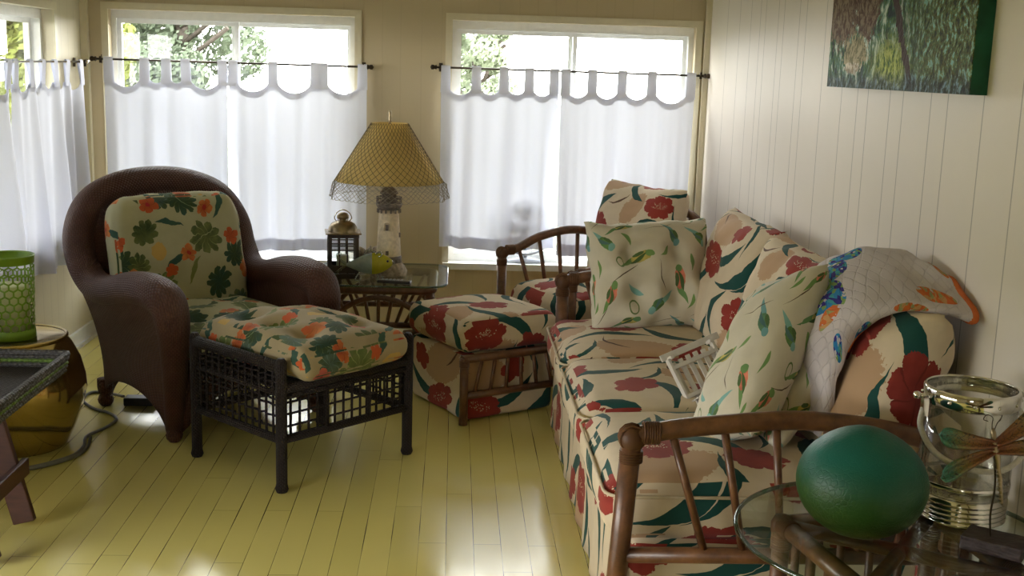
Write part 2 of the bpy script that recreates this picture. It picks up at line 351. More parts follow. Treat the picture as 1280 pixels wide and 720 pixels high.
def shade_mat():
    t = NT('yellow_lampshade_linen', .8, .2)
    tl = t.n('ShaderNodeBsdfTranslucent'); mx = t.n('ShaderNodeMixShader'); mx.inputs[0].default_value = .45
    n = t.noise(t.co(), 160, 2); c = t.mix(n, (.76, .60, .24), (.84, .68, .32))
    t.color(c); t.put(tl.inputs[0], c)
    t.t.links.new(t.b.outputs[0], mx.inputs[1]); t.t.links.new(tl.outputs[0], mx.inputs[2]); t.t.links.new(mx.outputs[0], t.out.inputs[0])
    return t.m
M['shade'] = shade_mat()

def clear(name, tint=(.96, .98, .97), rough=.02, ior=1.5, extra=0.0):
    t = NT(name); tr = t.n('ShaderNodeBsdfTransparent'); gl = t.n('ShaderNodeBsdfGlossy'); mx = t.n('ShaderNodeMixShader'); ge = t.n('ShaderNodeNewGeometry')
    t.put(tr.inputs[0], tint); gl.inputs['Roughness'].default_value = rough
    cs_ = t.math('ABSOLUTE', t.vm('DOT_PRODUCT', ge.outputs['Normal'], ge.outputs['Incoming'], out=1))
    f0 = ((ior - 1) / (ior + 1)) ** 2; fr = t.math('MULTIPLY_ADD', t.math('POWER', t.math('SUBTRACT', 1, cs_), 5), 1 - f0, f0)
    f = t.math('ADD', fr, extra, clamp=True)
    t.t.links.new(f, mx.inputs[0]); t.t.links.new(tr.outputs[0], mx.inputs[1]); t.t.links.new(gl.outputs[0], mx.inputs[2]); t.t.links.new(mx.outputs[0], t.out.inputs[0])
    return t.m
M['pane'] = clear('window_glass', (.97, .98, .98))
M['table_glass'] = clear('table_glass', (.90, .95, .92), .03)
M['glass_edge'] = clear('glass_edge_green', (.25, .42, .34), .05, 1.5, .1)
M['acrylic'] = clear('clear_acrylic', (.92, .92, .90), .03, 1.5, .06)
M['fish_grey'] = plain('smoky_blue_glass', (.26, .33, .31), .08, .6, var=.15)
M['fish_yellow'] = plain('yellow_green_glass', (.46, .44, .03), .08, .6, var=.1)
M['fish_clear'] = clear('clear_fin_glass', (.80, .86, .84), .03, 1.6, .15)

def orb_mat():
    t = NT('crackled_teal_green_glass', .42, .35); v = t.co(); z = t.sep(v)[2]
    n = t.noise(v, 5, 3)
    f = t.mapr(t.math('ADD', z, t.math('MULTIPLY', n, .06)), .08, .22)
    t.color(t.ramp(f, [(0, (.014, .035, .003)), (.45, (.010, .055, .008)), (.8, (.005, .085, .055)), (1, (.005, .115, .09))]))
    vo = t.n('ShaderNodeTexVoronoi', feature='DISTANCE_TO_EDGE'); t.put(vo.inputs['Vector'], v); vo.inputs['Scale'].default_value = 90
    t.bump(t.mapr(vo.outputs[0], 0, .1), .25, .002)
    return t.m
M['orb'] = orb_mat()
def gold_mat():
    t = NT('gilded_ceramic_glaze', .12, .6); n = t.noise(t.co(), 6, 3)
    t.color(t.mix(n, (.42, .30, .09), (.60, .46, .18))); t.b.inputs['Metallic'].default_value = .9
    return t.m
M['gold'] = gold_mat()
def wing_mat():
    t = NT('enamelled_dragonfly_wing', .3, .5); v = t.co('UV'); s = t.sep(v)
    n = t.noise(v, 18, 4, .7)
    f = t.math('ADD', s[0], t.math('MULTIPLY', t.math('SUBTRACT', n, .5), .7))
    c = t.ramp(f, [(0, (.16, .045, .015)), (.4, (.20, .09, .025)), (.65, (.13, .13, .04)), (.85, (.04, .14, .08)), (1, (.06, .22, .16))])
    vo = t.n('ShaderNodeTexVoronoi', feature='DISTANCE_TO_EDGE'); t.put(vo.inputs['Vector'], v); vo.inputs['Scale'].default_value = 13
    c = t.mix(t.math('LESS_THAN', vo.outputs[0], .035), c, (.02, .015, .01)); t.color(c)
    t.b.inputs['Metallic'].default_value = .4
    return t.m
M['wing'] = wing_mat()
def leafm(name, c1, c2):
    t = NT(name, .6, .3); n = t.noise(t.co(), 1.6, 3); c = t.mix(n, c1, c2); t.color(c)
    tl = t.n('ShaderNodeBsdfTranslucent'); mx = t.n('ShaderNodeMixShader'); mx.inputs[0].default_value = .4; t.put(tl.inputs[0], c)
    t.t.links.new(t.b.outputs[0], mx.inputs[1]); t.t.links.new(tl.outputs[0], mx.inputs[2]); t.t.links.new(mx.outputs[0], t.out.inputs[0])
    return t.m
M['leaf_y'] = leafm('yellow_green_leaves', (.10, .125, .02), (.18, .20, .035))
M['leaf_haze'] = leafm('haze_tinted_leaves', (.22, .26, .16), (.32, .36, .26))  # bright outdoor haze put into a lighter leaf colour
M['leaf_g'] = leafm('grey_green_leaves', (.085, .115, .07), (.15, .18, .12))

def paint_mat():
    t = NT('thick_oil_paint', .6, .1); uv = t.co('UV'); s = t.sep(uv)           # u 0..1 left to right, v up
    w0 = t.noise(uv, 5, 2, .5, True); uw = t.vm('MULTIPLY_ADD', t.vm('SUBTRACT', w0, (.5, .5, .5)), (.10, .05, 0), uv)
    st = t.mapr(t.noise(t.vm('MULTIPLY', uw, (32, 7, 1)), 1, 4, .65), .34, .66, .2, .8); st2 = t.mapr(t.noise(t.vm('MULTIPLY', uw, (50, 14, 1)), 1.3, 3, .7), .34, .66, .2, .8)
    c = t.ramp(st, [(.30, (.004, .018, .014)), (.42, (.015, .07, .035)), (.48, (.10, .17, .03)), (.53, (.03, .12, .10)), (.60, (.20, .32, .22)), (.68, (.62, .70, .60))])
    c2 = t.ramp(st2, [(.32, (.015, .03, .015)), (.44, (.11, .10, .012)), (.52, (.04, .13, .08)), (.60, (.20, .20, .03)), (.70, (.25, .5, .42))])
    c = t.mix(t.mapr(t.math('ADD', s[0], t.math('MULTIPLY', st, .3)), .60, .95), c, c2)
    c3 = t.ramp(st2, [(.35, (.04, .10, .015)), (.48, (.28, .36, .05)), (.60, (.55, .60, .15))])
    def blob(cx, cy_, a, b): return t.vm('LENGTH', t.vm('DIVIDE', t.vm('SUBTRACT', uw, (cx, cy_, 0)), (a, b, 1)), out=1)
    c = t.mix(t.mapr(t.math('ADD', blob(.50, .12, .16, .16), t.math('MULTIPLY', st2, .8)), .8, 1.5, .9, 0), c, c3)
    for (cx, cy_, a, b, col, h2) in ((.10, .42, .16, .22, (.24, .18, .11), (.09, .05, .03)), (.30, .42, .12, .20, (.07, .035, .02), (.22, .16, .10)), (.23, .19, .11, .10, (.46, .40, .24), (.16, .15, .07)), (.21, .105, .08, .035, (.75, .70, .58), (.32, .26, .16))):
        k = t.math('LESS_THAN', t.math('ADD', blob(cx, cy_, a, b), t.math('MULTIPLY', st2, .9)), 1.3)
        c = t.mix(k, c, t.mix(t.mapr(st2, .42, .58), col, h2))
    d = t.math('ABSOLUTE', t.math('SUBTRACT', s[0], t.math('SUBTRACT', .66, t.math('MULTIPLY', s[1], .34))))
    c = t.mix(t.math('LESS_THAN', d, t.math('MULTIPLY', st, .04)), c, (.045, .024, .018))
    low = t.mapr(t.math('ADD', s[1], t.math('MULTIPLY', st, .12)), .09, .16, .85, 0)
    c = t.mix(low, c, t.ramp(st2, [(.34, (.008, .012, .010)), (.46, (.05, .07, .055)), (.56, (.03, .05, .06)), (.64, (.16, .24, .30))]))
    t.color(c); t.bump(t.math('ADD', st, st2), .7, .004)
    return t.m
M['painting'] = paint_mat()
M['canvas_edge'] = plain('dark_green_canvas_edge', (.008, .085, .045), .5, .3, var=.4, scale=14)

# ------------------------------------------------------------------ mesh helpers
def BM(): return bmesh.new()
def box(bm, c, s, rot=None, bev=0):
    r = bmesh.ops.create_cube(bm, size=1); vs = r['verts']
    bmesh.ops.scale(bm, vec=s, verts=vs)
    if bev:
        es = list({e for v in vs for e in v.link_edges})
        rb = bmesh.ops.bevel(bm, geom=es, offset=bev, segments=2, affect='EDGES', profile=.5); vs = list({v for f in rb['faces'] for v in f.verts} | {v for v in vs if v.is_valid})
    if rot: bmesh.ops.rotate(bm, cent=(0, 0, 0), matrix=rot, verts=vs)
    bmesh.ops.translate(bm, vec=c, verts=vs)
    return vs
def spline(pts, n):
    P = [Vector(p) for p in pts]; out = []
    for i in range(len(P) - 1):
        a = P[max(i - 1, 0)]; b = P[i]; c = P[i + 1]; d = P[min(i + 2, len(P) - 1)]
        for k in range(n):
            t = k / n
            out.append(.5 * ((2 * b) + (c - a) * t + (2 * a - 5 * b + 4 * c - d) * t * t + (3 * b - a - 3 * c + d) * t ** 3))
    out.append(P[-1]); return out
def tube(bm, pts, r, seg=10, closed=False, caps=True, uvs=True):
    P = [Vector(p) for p in pts]; n = len(P); rs = r if isinstance(r, (list, tuple)) else [r] * n
    L_ = bm.loops.layers.uv.verify(); rings = []; nrm = None; acc = 0; ds = []
    for i in range(n):
        a = P[i - 1] if (i > 0 or closed) else P[i]; b = P[(i + 1) % n] if (i < n - 1 or closed) else P[i]
        t = (b - a).normalized()
        if nrm is None:
            nrm = t.orthogonal().normalized()
        nrm = (nrm - t * nrm.dot(t)); nrm = nrm.normalized() if nrm.length > 1e-6 else t.orthogonal().normalized()
        bi = t.cross(nrm)
        rings.append([bm.verts.new(P[i] + (nrm * cos(2 * pi * k / seg) + bi * sin(2 * pi * k / seg)) * rs[i]) for k in range(seg)])
        if i: acc += (P[i] - P[i - 1]).length
        ds.append(acc)
    m_ = n if closed else n - 1
    for i in range(m_):
        A, B = rings[i], rings[(i + 1) % n]; r0 = max(rs)
        for k in range(seg):
            k2 = (k + 1) % seg
            f = bm.faces.new((A[k], A[k2], B[k2], B[k])); f.smooth = True
            d1 = ds[(i + 1) % n] if i + 1 < n else ds[i] + .01
            for lp, uvv in zip(f.loops, ((ds[i], k), (ds[i], k + 1), (d1, k + 1), (d1, k))): lp[L_].uv = (uvv[1] * 2 * pi * r0 / seg, uvv[0])
    if caps and not closed:
        bm.faces.new(rings[0][::-1]); bm.faces.new(rings[-1])
    return rings
def rod(bm, a, b, r, seg=8): tube(bm, [a, b], r, seg)
def lathe(bm, prof, seg=32, c=(0, 0, 0), sx_=1, sy_=1):
    rings = []
    for r, z in prof:
        rings.append([bm.verts.new((c[0] + r * cos(2 * pi * k / seg) * sx_, c[1] + r * sin(2 * pi * k / seg) * sy_, c[2] + z)) for k in range(seg)] if r > 1e-5 else [bm.verts.new((c[0], c[1], c[2] + z))])
    for A, B in zip(rings, rings[1:]):
        for k in range(seg):
            k2 = (k + 1) % seg
            if len(A) == 1 and len(B) == 1: continue
            q = (A[0], B[k2], B[k]) if len(A) == 1 else (A[k], A[k2], B[0]) if len(B) == 1 else (A[k], A[k2], B[k2], B[k])
            f = bm.faces.new(q); f.smooth = True
def grid(bm, fn, nu, nv, uvf=None, smooth=True, closeu=False):
    L_ = bm.loops.layers.uv.verify()
    V = [[bm.verts.new(fn(i / nu, j / nv)) for j in range(nv + 1)] for i in range(nu + (0 if closeu else 1))]
    for i in range(nu):
        i2 = (i + 1) % len(V)
        for j in range(nv):
            f = bm.faces.new((V[i][j], V[i2][j], V[i2][j + 1], V[i][j + 1])); f.smooth = smooth
            for lp, (a, b) in zip(f.loops, ((i, j), (i + 1, j), (i + 1, j + 1), (i, j + 1))):
                lp[L_].uv = uvf(a / nu, b / nv) if uvf else (a / nu, b / nv)
    return V
def boxuv(bm, off=(0, 0), only=None):
    L_ = bm.loops.layers.uv.verify()
    for f in bm.faces:
        f.normal_update(); n = f.normal; ax = max(range(3), key=lambda k: abs(n[k]))
        for lp in f.loops:
            c = lp.vert.co
            u = (c.y, c.z) if ax == 0 else (c.x, c.z) if ax == 1 else (c.x, c.y)
            lp[L_].uv = (u[0] + off[0] + .13 * ax, u[1] + off[1])
def cushion(bm, W, D, H, r=.05, puff=.02, tufts=(), n=26, wr=.004, seed=0, side=.0):
    V = {}
    hx, hy, hz = W / 2, D / 2, H / 2; r = min(r, hz)
    def pos(a, b, c):
        p = Vector((a * hx, b * hy, c * hz)); q = Vector((max(-hx + r, min(hx - r, p.x)), max(-hy + r, min(hy - r, p.y)), max(-hz + r, min(hz - r, p.z))))
        d = p - q
        if d.length > 1e-9: p = q + d.normalized() * r
        e = max(0, (1 - a * a)) * max(0, (1 - b * b))
        p.z += puff * (e ** .6) * (1 if c > 0 else -.4) * abs(c)
        if side: p.x *= 1 + side * (1 - b * b) * (1 - c * c) * .5; p.y *= 1 + side * (1 - a * a) * (1 - c * c) * .5
        for tx, ty, dp, rr in tufts:
            dd = (p.x - tx) ** 2 + (p.y - ty) ** 2
            p.z -= dp * exp(-dd / (rr * rr)) * (1 if c > 0 else -.2) * abs(c)
        nv = noise.noise_vector(p * 9 + Vector((seed * 3.1, seed, 0))); p += nv * wr
        return p
    def g(a, b, c):
        k = (round(a, 5), round(b, 5), round(c, 5))
        if k not in V: V[k] = bm.verts.new(pos(a, b, c))
        return V[k]
    def lin(n_): return [-1 + 2 * i / n_ for i in range(n_ + 1)]
    nh = max(6, int(n * H / max(W, D)) + 2)
    U, Wv, Z = lin(n), lin(n), lin(nh)
    def face(f4):
        try: f = bm.faces.new(f4); f.smooth = True
        except ValueError: pass
    for i in range(n):
        for j in range(n):
            a, b, c, d = U[i], U[i + 1], Wv[j], Wv[j + 1]
            face((g(a, c, 1), g(b, c, 1), g(b, d, 1), g(a, d, 1))); face((g(a, d, -1), g(b, d, -1), g(b, c, -1), g(a, c, -1)))
        for j in range(nh):
            a, b, c, d = U[i], U[i + 1], Z[j], Z[j + 1]
            face((g(a, -1, c), g(b, -1, c), g(b, -1, d), g(a, -1, d))); face((g(a, 1, d), g(b, 1, d), g(b, 1, c), g(a, 1, c)))
            face((g(1, a, c), g(1, b, c), g(1, b, d), g(1, a, d))); face((g(-1, a, d), g(-1, b, d), g(-1, b, c), g(-1, a, c)))
def pillow(bm, W, H, T, tufts=(), n=36, pinch=.07, wr=.006, seed=0, pw=2.4, ex=.5, uvo=(0, 0)):
    L_ = bm.loops.layers.uv.verify(); V = {}
    def g(i, j, s):
        u, v = -1 + 2 * i / n, -1 + 2 * j / n
        edge = i in (0, n) or j in (0, n); k = (i, j, 0 if edge else s)
        if k in V: return V[k]
        x = W / 2 * u * (1 - pinch * (1 - v * v)); y = H / 2 * v * (1 - pinch * (1 - u * u))
        t = T / 2 * max(0, (1 - abs(u) ** pw) * (1 - abs(v) ** pw)) ** ex
        for tx, ty, dp, rr in tufts: t -= dp * exp(-((x - tx) ** 2 + (y - ty) ** 2) / rr ** 2)
        p = Vector((x, y, 0 if edge else s * max(t, .004)))
        p += noise.noise_vector(Vector((x * 9 + seed * 5, y * 9, s * .6))) * wr + noise.noise_vector(Vector((x * 22, y * 22 + seed * 3, s * .9))) * wr * .35
        V[k] = bm.verts.new(p); return V[k]
    for s in (1, -1):
        for i in range(n):
            for j in range(n):
                q = [g(i, j, s), g(i + 1, j, s), g(i + 1, j + 1, s), g(i, j + 1, s)]
                ij = [(i, j), (i + 1, j), (i + 1, j + 1), (i, j + 1)]
                if s < 0: q.reverse(); ij.reverse()
                f = bm.faces.new(q); f.smooth = True
                for lp, (a, b) in zip(f.loops, ij):
                    uu, vv = -1 + 2 * a / n, -1 + 2 * b / n; dz = max(0, T / 2 - abs(lp.vert.co.z))
                    xu = W * a / n + dz * uu * abs(uu) ** 5; xu = xu if s > 0 else 2 * W + T - xu
                    lp[L_].uv = (xu + uvo[0], H * b / n + dz * vv * abs(vv) ** 5 + uvo[1])
def xf(bm, loc=(0, 0, 0), rot=None, verts=None):
    vs = verts or bm.verts[:]
    if rot is not None: bmesh.ops.rotate(bm, cent=(0, 0, 0), matrix=rot, verts=vs)
    bmesh.ops.translate(bm, vec=loc, verts=vs)
def RX(a): return Matrix.Rotation(radians(a), 3, 'X')
def RY(a): return Matrix.Rotation(radians(a), 3, 'Y')
def RZ(a): return Matrix.Rotation(radians(a), 3, 'Z')
def obj(name, bm, mat, parent=None, label=None, loc=None, smooth=None, solid=0):
    bmesh.ops.recalc_face_normals(bm, faces=bm.faces[:]) if solid == 0 else None
    me = bpy.data.meshes.new(name); bm.to_mesh(me); bm.free()
    mats = mat if isinstance(mat, (list, tuple)) else [mat]
    for m_ in mats: me.materials.append(M[m_] if isinstance(m_, str) else m_)
    o = bpy.data.objects.new(name, me); COL.objects.link(o)
    if loc: o.location = loc
    if parent: o.parent = parent
    if label: o['label'] = label
    if solid:
        md = o.modifiers.new('thickness', 'SOLIDIFY'); md.thickness = solid; md.offset = 0
    if smooth: me.polygons.foreach_set('use_smooth', [True] * len(me.polygons))
    return o
def thing(name, label, cat, loc=(0, 0, 0), rz=0, group=None):
    o = bpy.data.objects.new(name, None); COL.objects.link(o); o.location = loc; o.rotation_euler = (0, 0, radians(rz)); o.empty_display_size = .1
    o['label'] = label; o['category'] = cat
    if group: o['group'] = group
    return o
def tag(o, label, cat, group=None):
    o['label'] = label; o['category'] = cat
    if group: o['group'] = group
    return o
def struct(name, bm, mat, parent=None, **k):
    o = obj(name, bm, mat, parent, **k)
    if not parent: o['kind'] = 'structure'
    return o

# ================================================================== ROOM SHELL
T_ = .14
b = BM(); box(b, ((XL + XR) / 2, (YF + YB) / 2, -.05), (XR - XL + .3, YB - YF + .3, .1)); struct('floor', b, 'floor')
b = BM(); box(b, ((XL + XR) / 2, (YF + YB) / 2, ZC + .05), (XR - XL + .3, YB - YF + .3, .1)); struct('ceiling', b, 'ceil')
def bx(bm, x0, x1, y0, y1, z0, z1): box(bm, ((x0 + x1) / 2, (y0 + y1) / 2, (z0 + z1) / 2), (x1 - x0, y1 - y0, z1 - z0))
def wallx(y0, y1, ws):            # wall along x with openings
    b = BM(); xs = XL - T_
    for W in ws:
        bx(b, xs, W[0], y0, y1, 0, ZC); bx(b, W[0], W[1], y0, y1, 0, W[2]); bx(b, W[0], W[1], y0, y1, W[3], ZC); xs = W[1]
    bx(b, xs, XR + T_, y0, y1, 0, ZC); return b
def wally(x0, x1, ws, ya, yb):
    b = BM(); ys = ya
    for W in ws:
        bx(b, x0, x1, ys, W[0], 0, ZC); bx(b, x0, x1, W[0], W[1], 0, W[2]); bx(b, x0, x1, W[0], W[1], W[3], ZC); ys = W[1]
    bx(b, x0, x1, ys, yb, 0, ZC); return b
struct('wall_back', wallx(YB, YB + T_, (W1, W2)), 'cream')
struct('wall_front', wallx(YF - T_, YF, (W5_FILL,)), 'cream')
struct('wall_left', wally(XL - T_, XL, (W4_FILL, W3), YF, YB), 'left_wall')
struct('wall_right', wally(XR, XR + T_, (), YF, YB), 'right_wall')
b = BM(); bx(b, XL, XL + .016, YF, YB, 0, .085); bx(b, XL + .016, XL + .03, YF, YB, 0, .02); struct('baseboard_left', b, 'white_trim')
b = BM(); bx(b, XL + .03, XR - .03, YB - .016, YB, 0, .085); struct('baseboard_back', b, 'white_trim')
b = BM(); bx(b, XR - .016, XR, YF, YB, 0, .085); struct('baseboard_right', b, 'white_trim')
b = BM(); bx(b, XL, XL + .035, YB - .035, YB, .085, ZC); struct('trim_1', b, 'trim')
b = BM(); bx(b, XR - .03, XR, YB - .03, YB, .085, ZC); struct('trim_2', b, 'trim')

def window(idx, mp, a0, a1, z0, z1, sgn=1):
    """mp(a, depth, z) -> world; depth grows outwards from the wall face"""
    def B(bm, A0, A1, d0, d1, Z0, Z1):
        p = mp(A0, d0, Z0); q = mp(A1, d1, Z1)
        box(bm, [(p[i] + q[i]) / 2 for i in range(3)], [max(abs(p[i] - q[i]), .001) for i in range(3)])
    b = BM(); f = .026
    B(b, a0, a0 + f, .05, .13, z0 + .04, z1 - .045); B(b, a1 - f, a1, .05, .13, z0 + .04, z1 - .045); B(b, a0, a1, .05, .13, z1 - .045, z1); B(b, a0, a1, .05, .13, z0, z0 + .04)
    W = struct('window_%d' % idx, b, 'alu')
    mid = (a0 + a1) / 2
    for k, (s0, s1, dd) in enumerate(((a0 + f, mid + .022, .065), (mid - .022, a1 - f, .095))):
        b = BM(); g = .022; q0, q1 = z0 + .04, z1 - .045
        B(b, s0, s0 + g, dd, dd + .02, q0, q1); B(b, s1 - g, s1, dd, dd + .02, q0, q1); B(b, s0 + g, s1 - g, dd, dd + .02, q1 - g, q1); B(b, s0 + g, s1 - g, dd, dd + .02, q0, q0 + g)
        s = obj('sash', b, 'alu', W)
        b = BM(); B(b, s0 + g, s1 - g, dd + .008, dd + .012, q0 + g, q1 - g); obj('pane', b, 'pane', s)
    b = BM(); B(b, a0 - .03, a1 + .03, -.045, .05, z0 - .035, z0); obj('sill', b, 'white_trim', W)
    b = BM(); c = .035
    B(b, a0 - c, a0, -.012, 0, z0, z1 + c); B(b, a1, a1 + c, -.012, 0, z0, z1 + c); B(b, a0 - c, a1 + c, -.0125, 0, z1, z1 + c)
    obj('casing', b, 'trim', W)
    return W
mb = lambda a, d, z: (a, YB + d, z)
ml = lambda a, d, z: (XL - d, a, z)
window(1, mb, *W1); window(2, mb, *W2); window(3, ml, *W3); window(4, ml, *W4_FILL)  # the fourth is out of view, shaped to throw daylight onto the floor
window(5, lambda a, d, z: (a, YF - d, z), *W5_FILL)  # added rear window, out of view, for a little fill light

# ================================================================== OUTSIDE
b = BM(); bx(b, -40, 40, 6.6, 60, -.5, -.4); bx(b, -40, XL - .4, -20, 6.6, -.5, -.4); bx(b, XL - .4, 40, -20, YF - .3, -.5, -.4)
o = obj('lawn', b, 'lawn'); o['kind'] = 'structure'
def tree(loc, h, rad, mat, label, seed, nl=9000, lsz=.10):
    rnd = random.Random(seed); t = thing('leafy_tree', label, 'tree', loc, 0, 'trees outside the windows')
    b = BM(); tube(b, spline([(0, 0, 0), (.1, .05, h * .3), (-.05, .1, h * .6), (0, 0, h * .85)], 4), [.16 - .009 * i for i in range(13)], 8)
    for k in range(7):
        a = rnd.random() * 6.28; z = h * (.35 + .06 * k); rod(b, (0, 0, z), (cos(a) * rad * .7, sin(a) * rad * .7, z + rad * .5), .04, 5)
    obj('trunk', b, 'bark', t)
    b = BM(); cl = [(Vector((rnd.uniform(-.65, .65) * rad, rnd.uniform(-.65, .65) * rad, h * .3 + rnd.random() * h * .65)), rad * rnd.uniform(.3, .5)) for _ in range(16)]
    for i in range(nl):
        c, r = rnd.choice(cl); d = Vector((rnd.gauss(0, 1), rnd.gauss(0, 1), rnd.gauss(0, 1))).normalized()
        p = c + d * r * rnd.uniform(.75, 1.05); q = (d + Vector((rnd.gauss(0, .5), rnd.gauss(0, .5), rnd.gauss(0, .5)))).normalized()
        u = q.orthogonal().normalized() * lsz * rnd.uniform(.5, 1); v = q.cross(u) * .55
        b.faces.new([b.verts.new(p + x) for x in (u, v, -u, -v)])
    obj('foliage', b, mat, t)
tree((-4.0, 12.0, -.4), 3.6, 1.05, 'leaf_y', 'bright yellow green tree through left end of back window', 1, 16000, .06)
tree((-4.6, 20.0, -.4), 5.0, 1.25, 'leaf_g', 'pale grey green tree behind the left back window', 2, 16000, .085)
tree((.45, 23.0, -.4), 2.9, .8, 'leaf_haze', 'faint green bush seen low through right back window', 5, 9000, .08)
tree((-5.3, 15.0, -.4), 4.6, 1.2, 'leaf_y', 'sunny yellow green tree through the left wall window', 3)
tree((-8.0, 20.5, -.4), 5.6, 1.8, 'leaf_y', 'taller yellow green tree further off through left wall window', 4, 8000, .14)
b = BM(); box(b, (XL - .55, 3.6, 1.83), (.75, 5.6, .12)); box(b, (XL - .92, 3.6, 1.80), (.04, 5.6, .16)); o = obj('trim_3', b, 'eave'); o['kind'] = 'structure'

# ================================================================== CURTAINS
def curtain(mp, a0, a1, tabs, z0, z1, zr, label, seed, amp=.022, sag=.28, cat='curtain', group=None, ph=0, lean=0):
    """mp(a, d, z) -> world; a runs along the rod, d towards the room"""
    rnd = random.Random(seed); wid = a1 - a0
    fs = [(rnd.uniform(.8, 1.3) * f, rnd.random() * 6.28, w_) for f, w_ in ((2.6, .8), (5, .9), (8.5, .45), (15, .12))]
    def top(a):
        for t0, t1 in zip(tabs, tabs[1:]):
            if t0 <= a <= t1:
                g = max(0, (t1 - t0) - .052); u = (a - t0 - .026) / g if g > 0 else 0
                if 0 < u < 1: return z1 - sag * g * (4 * u * (1 - u)) ** .8
        return z1
    def fold(a, v):
        s = sum(w_ * sin(2 * pi * f * (a - a0) + p + .5 * v * sin(a * 7)) for f, p, w_ in fs)
        return amp * s * (.25 + 1.1 * v)
    def P(u, v, off=0):
        a = a0 + u * wid; zt = top(a); z = zt + (z0 + .006 * sin(9 * a + seed) - zt) * v
        sh = .006 * sin(2 * pi * fs[1][0] * (a - a0) + 1) * v
        return mp(a + sh + lean * v * (u - .5), fold(a, v) + off, z)
    b = BM(); grid(b, lambda u, v: P(u, v), 130, 34, lambda u, v: (u * wid, v * (z1 - z0)))
    o = obj('tab_curtain', b, 'curtain'); tag(o, label, cat, group)
    b = BM(); hh = .055 / (z1 - z0)
    grid(b, lambda u, v: P(u, 1 - hh * 1.2 + v * hh * 1.2, -.003), 130, 3, lambda u, v: (u * wid, v * .06)); obj('hem', b, 'curtain', o); b = BM(); grid(b, lambda u, v: P(u, v * .035 / (z1 - z0), -.003), 130, 2, lambda u, v: (u * wid, v * .04))
    obj('top_band', b, 'curtain', o)
    for t0 in tabs:
        b = BM(); w2 = .024; tt = min(max(t0, a0 + w2), a1 - w2)
        prof = [(.004, z1 - .02), (.005, z1 + .02), (.009, zr - .012), (.0095, zr + .004), (.005, zr + .012), (-.001, zr + .013), (-.0075, zr + .005), (-.009, zr - .012), (-.003, z1 + .02), (-.002, z1 - .02)]
        def F(u, v):
            i = min(int(v * 9), 8); q = v * 9 - i; d = prof[i][0] * (1 - q) + prof[i + 1][0] * q; z = prof[i][1] * (1 - q) + prof[i + 1][1] * q
            k = max(0, (zr - z) / (zr - z1 + .001)); return mp(tt + (u - .5) * 2 * w2 * (1 + .1 * k), d + fold(tt, 0) * min(1, k), z)
        grid(b, F, 2, 18, lambda u, v: (u * .03, v * .2)); obj('tab', b, 'curtain', o)
    return o
def crod(p0, p1, label, mt='dark_metal', r=.0055):
    t = thing('curtain_rod', label, 'curtain rod', p0); d = Vector(p1) - Vector(p0); L_ = d.length; d.normalize()
    b = BM(); rod(b, (0, 0, 0), d * L_, r, 8); obj('rod', b, mt, t)
    for e in (0, L_):
        s = -1 if e == 0 else 1; b = BM(); q = d * e
        tube(b, [q - d * .012, q, q + d * s * .004, q + d * s * .010, q + d * s * .018, q + d * s * .028, q + d * s * .034], [r, .010, .014, .009, .013, .013, .004], 10); obj('finial', b, mt, t)
    return t, d, L_
def bracket(t, p, n, mt='dark_metal'):
    b = BM(); p = Vector(p); n = Vector(n); rod(b, p, p + n * .05, .005, 6); box(b, p + n * .052, (.02 if abs(n.y) > .5 else .006, .006 if abs(n.y) > .5 else .02, .045)); rod(b, p + Vector((0, 0, -.02)), p + Vector((0, 0, .014)), .007, 6); obj('bracket', b, mt, t)
YC = 6.195
mc = lambda a, d, z: (a, YC - d, z)
t, d, L_ = crod((-1.852, YC, 1.472), (-.462, YC, 1.471), 'dark thin curtain rod over the left back window'); bracket(t, (.02, 0, 0), (0, 1, 0)); bracket(t, (L_ - .02, 0, 0), (0, 1, 0))
t, d, L_ = crod((-.098, YC, 1.481), (1.318, YC, 1.477), 'dark thin curtain rod over the right back window'); bracket(t, (.02, 0, 0), (0, 1, 0)); bracket(t, (L_ - .02, 0, 0), (0, 1, 0))
curtain(mc, -1.815, -1.185, (-1.800, -1.607, -1.497, -1.398, -1.203), .496, 1.372, 1.472, 'white tab-top cafe curtain at left half of left back window', 1)
curtain(mc, -1.178, -.462, (-1.160, -.950, -.731, -.690, -.478), .49, 1.372, 1.472, 'white tab-top cafe curtain between wicker armchair back and lamp', 2)
curtain(mc, -.075, .545, (-.055, .110, .256, .389, .530), .525, 1.372, 1.479, 'white tab-top cafe curtain just right of the lampshade', 3)
curtain(mc, .557, 1.272, (.570, .723, .882, 1.040, 1.250), .50, 1.372, 1.479, 'white tab-top cafe curtain nearest the right wall corner', 4)
mc3 = lambda a, d, z: (XL + .06 + d, a, z)
t, d, L_ = crod((XL + .06, 3.8, 1.452), (XL + .06, 6.10, 1.456), 'pale thin curtain rod along the left wall window', 'chrome', .005); bracket(t, (0, .02, 0), (-1, 0, 0)); bracket(t, (0, L_ - .02, 0), (-1, 0, 0))
curtain(mc3, 5.10, 6.03, (5.12, 5.30, 5.46, 5.62, 5.80, 6.0), .50, 1.36, 1.454, 'white tab-top curtain at the far end of the left wall', 5, .026)
curtain(mc3, 3.85, 5.08, (3.87, 4.1, 4.35, 4.6, 4.85, 5.05), .50, 1.36, 1.454, 'white tab-top curtain cut by the left picture edge', 6, .03)

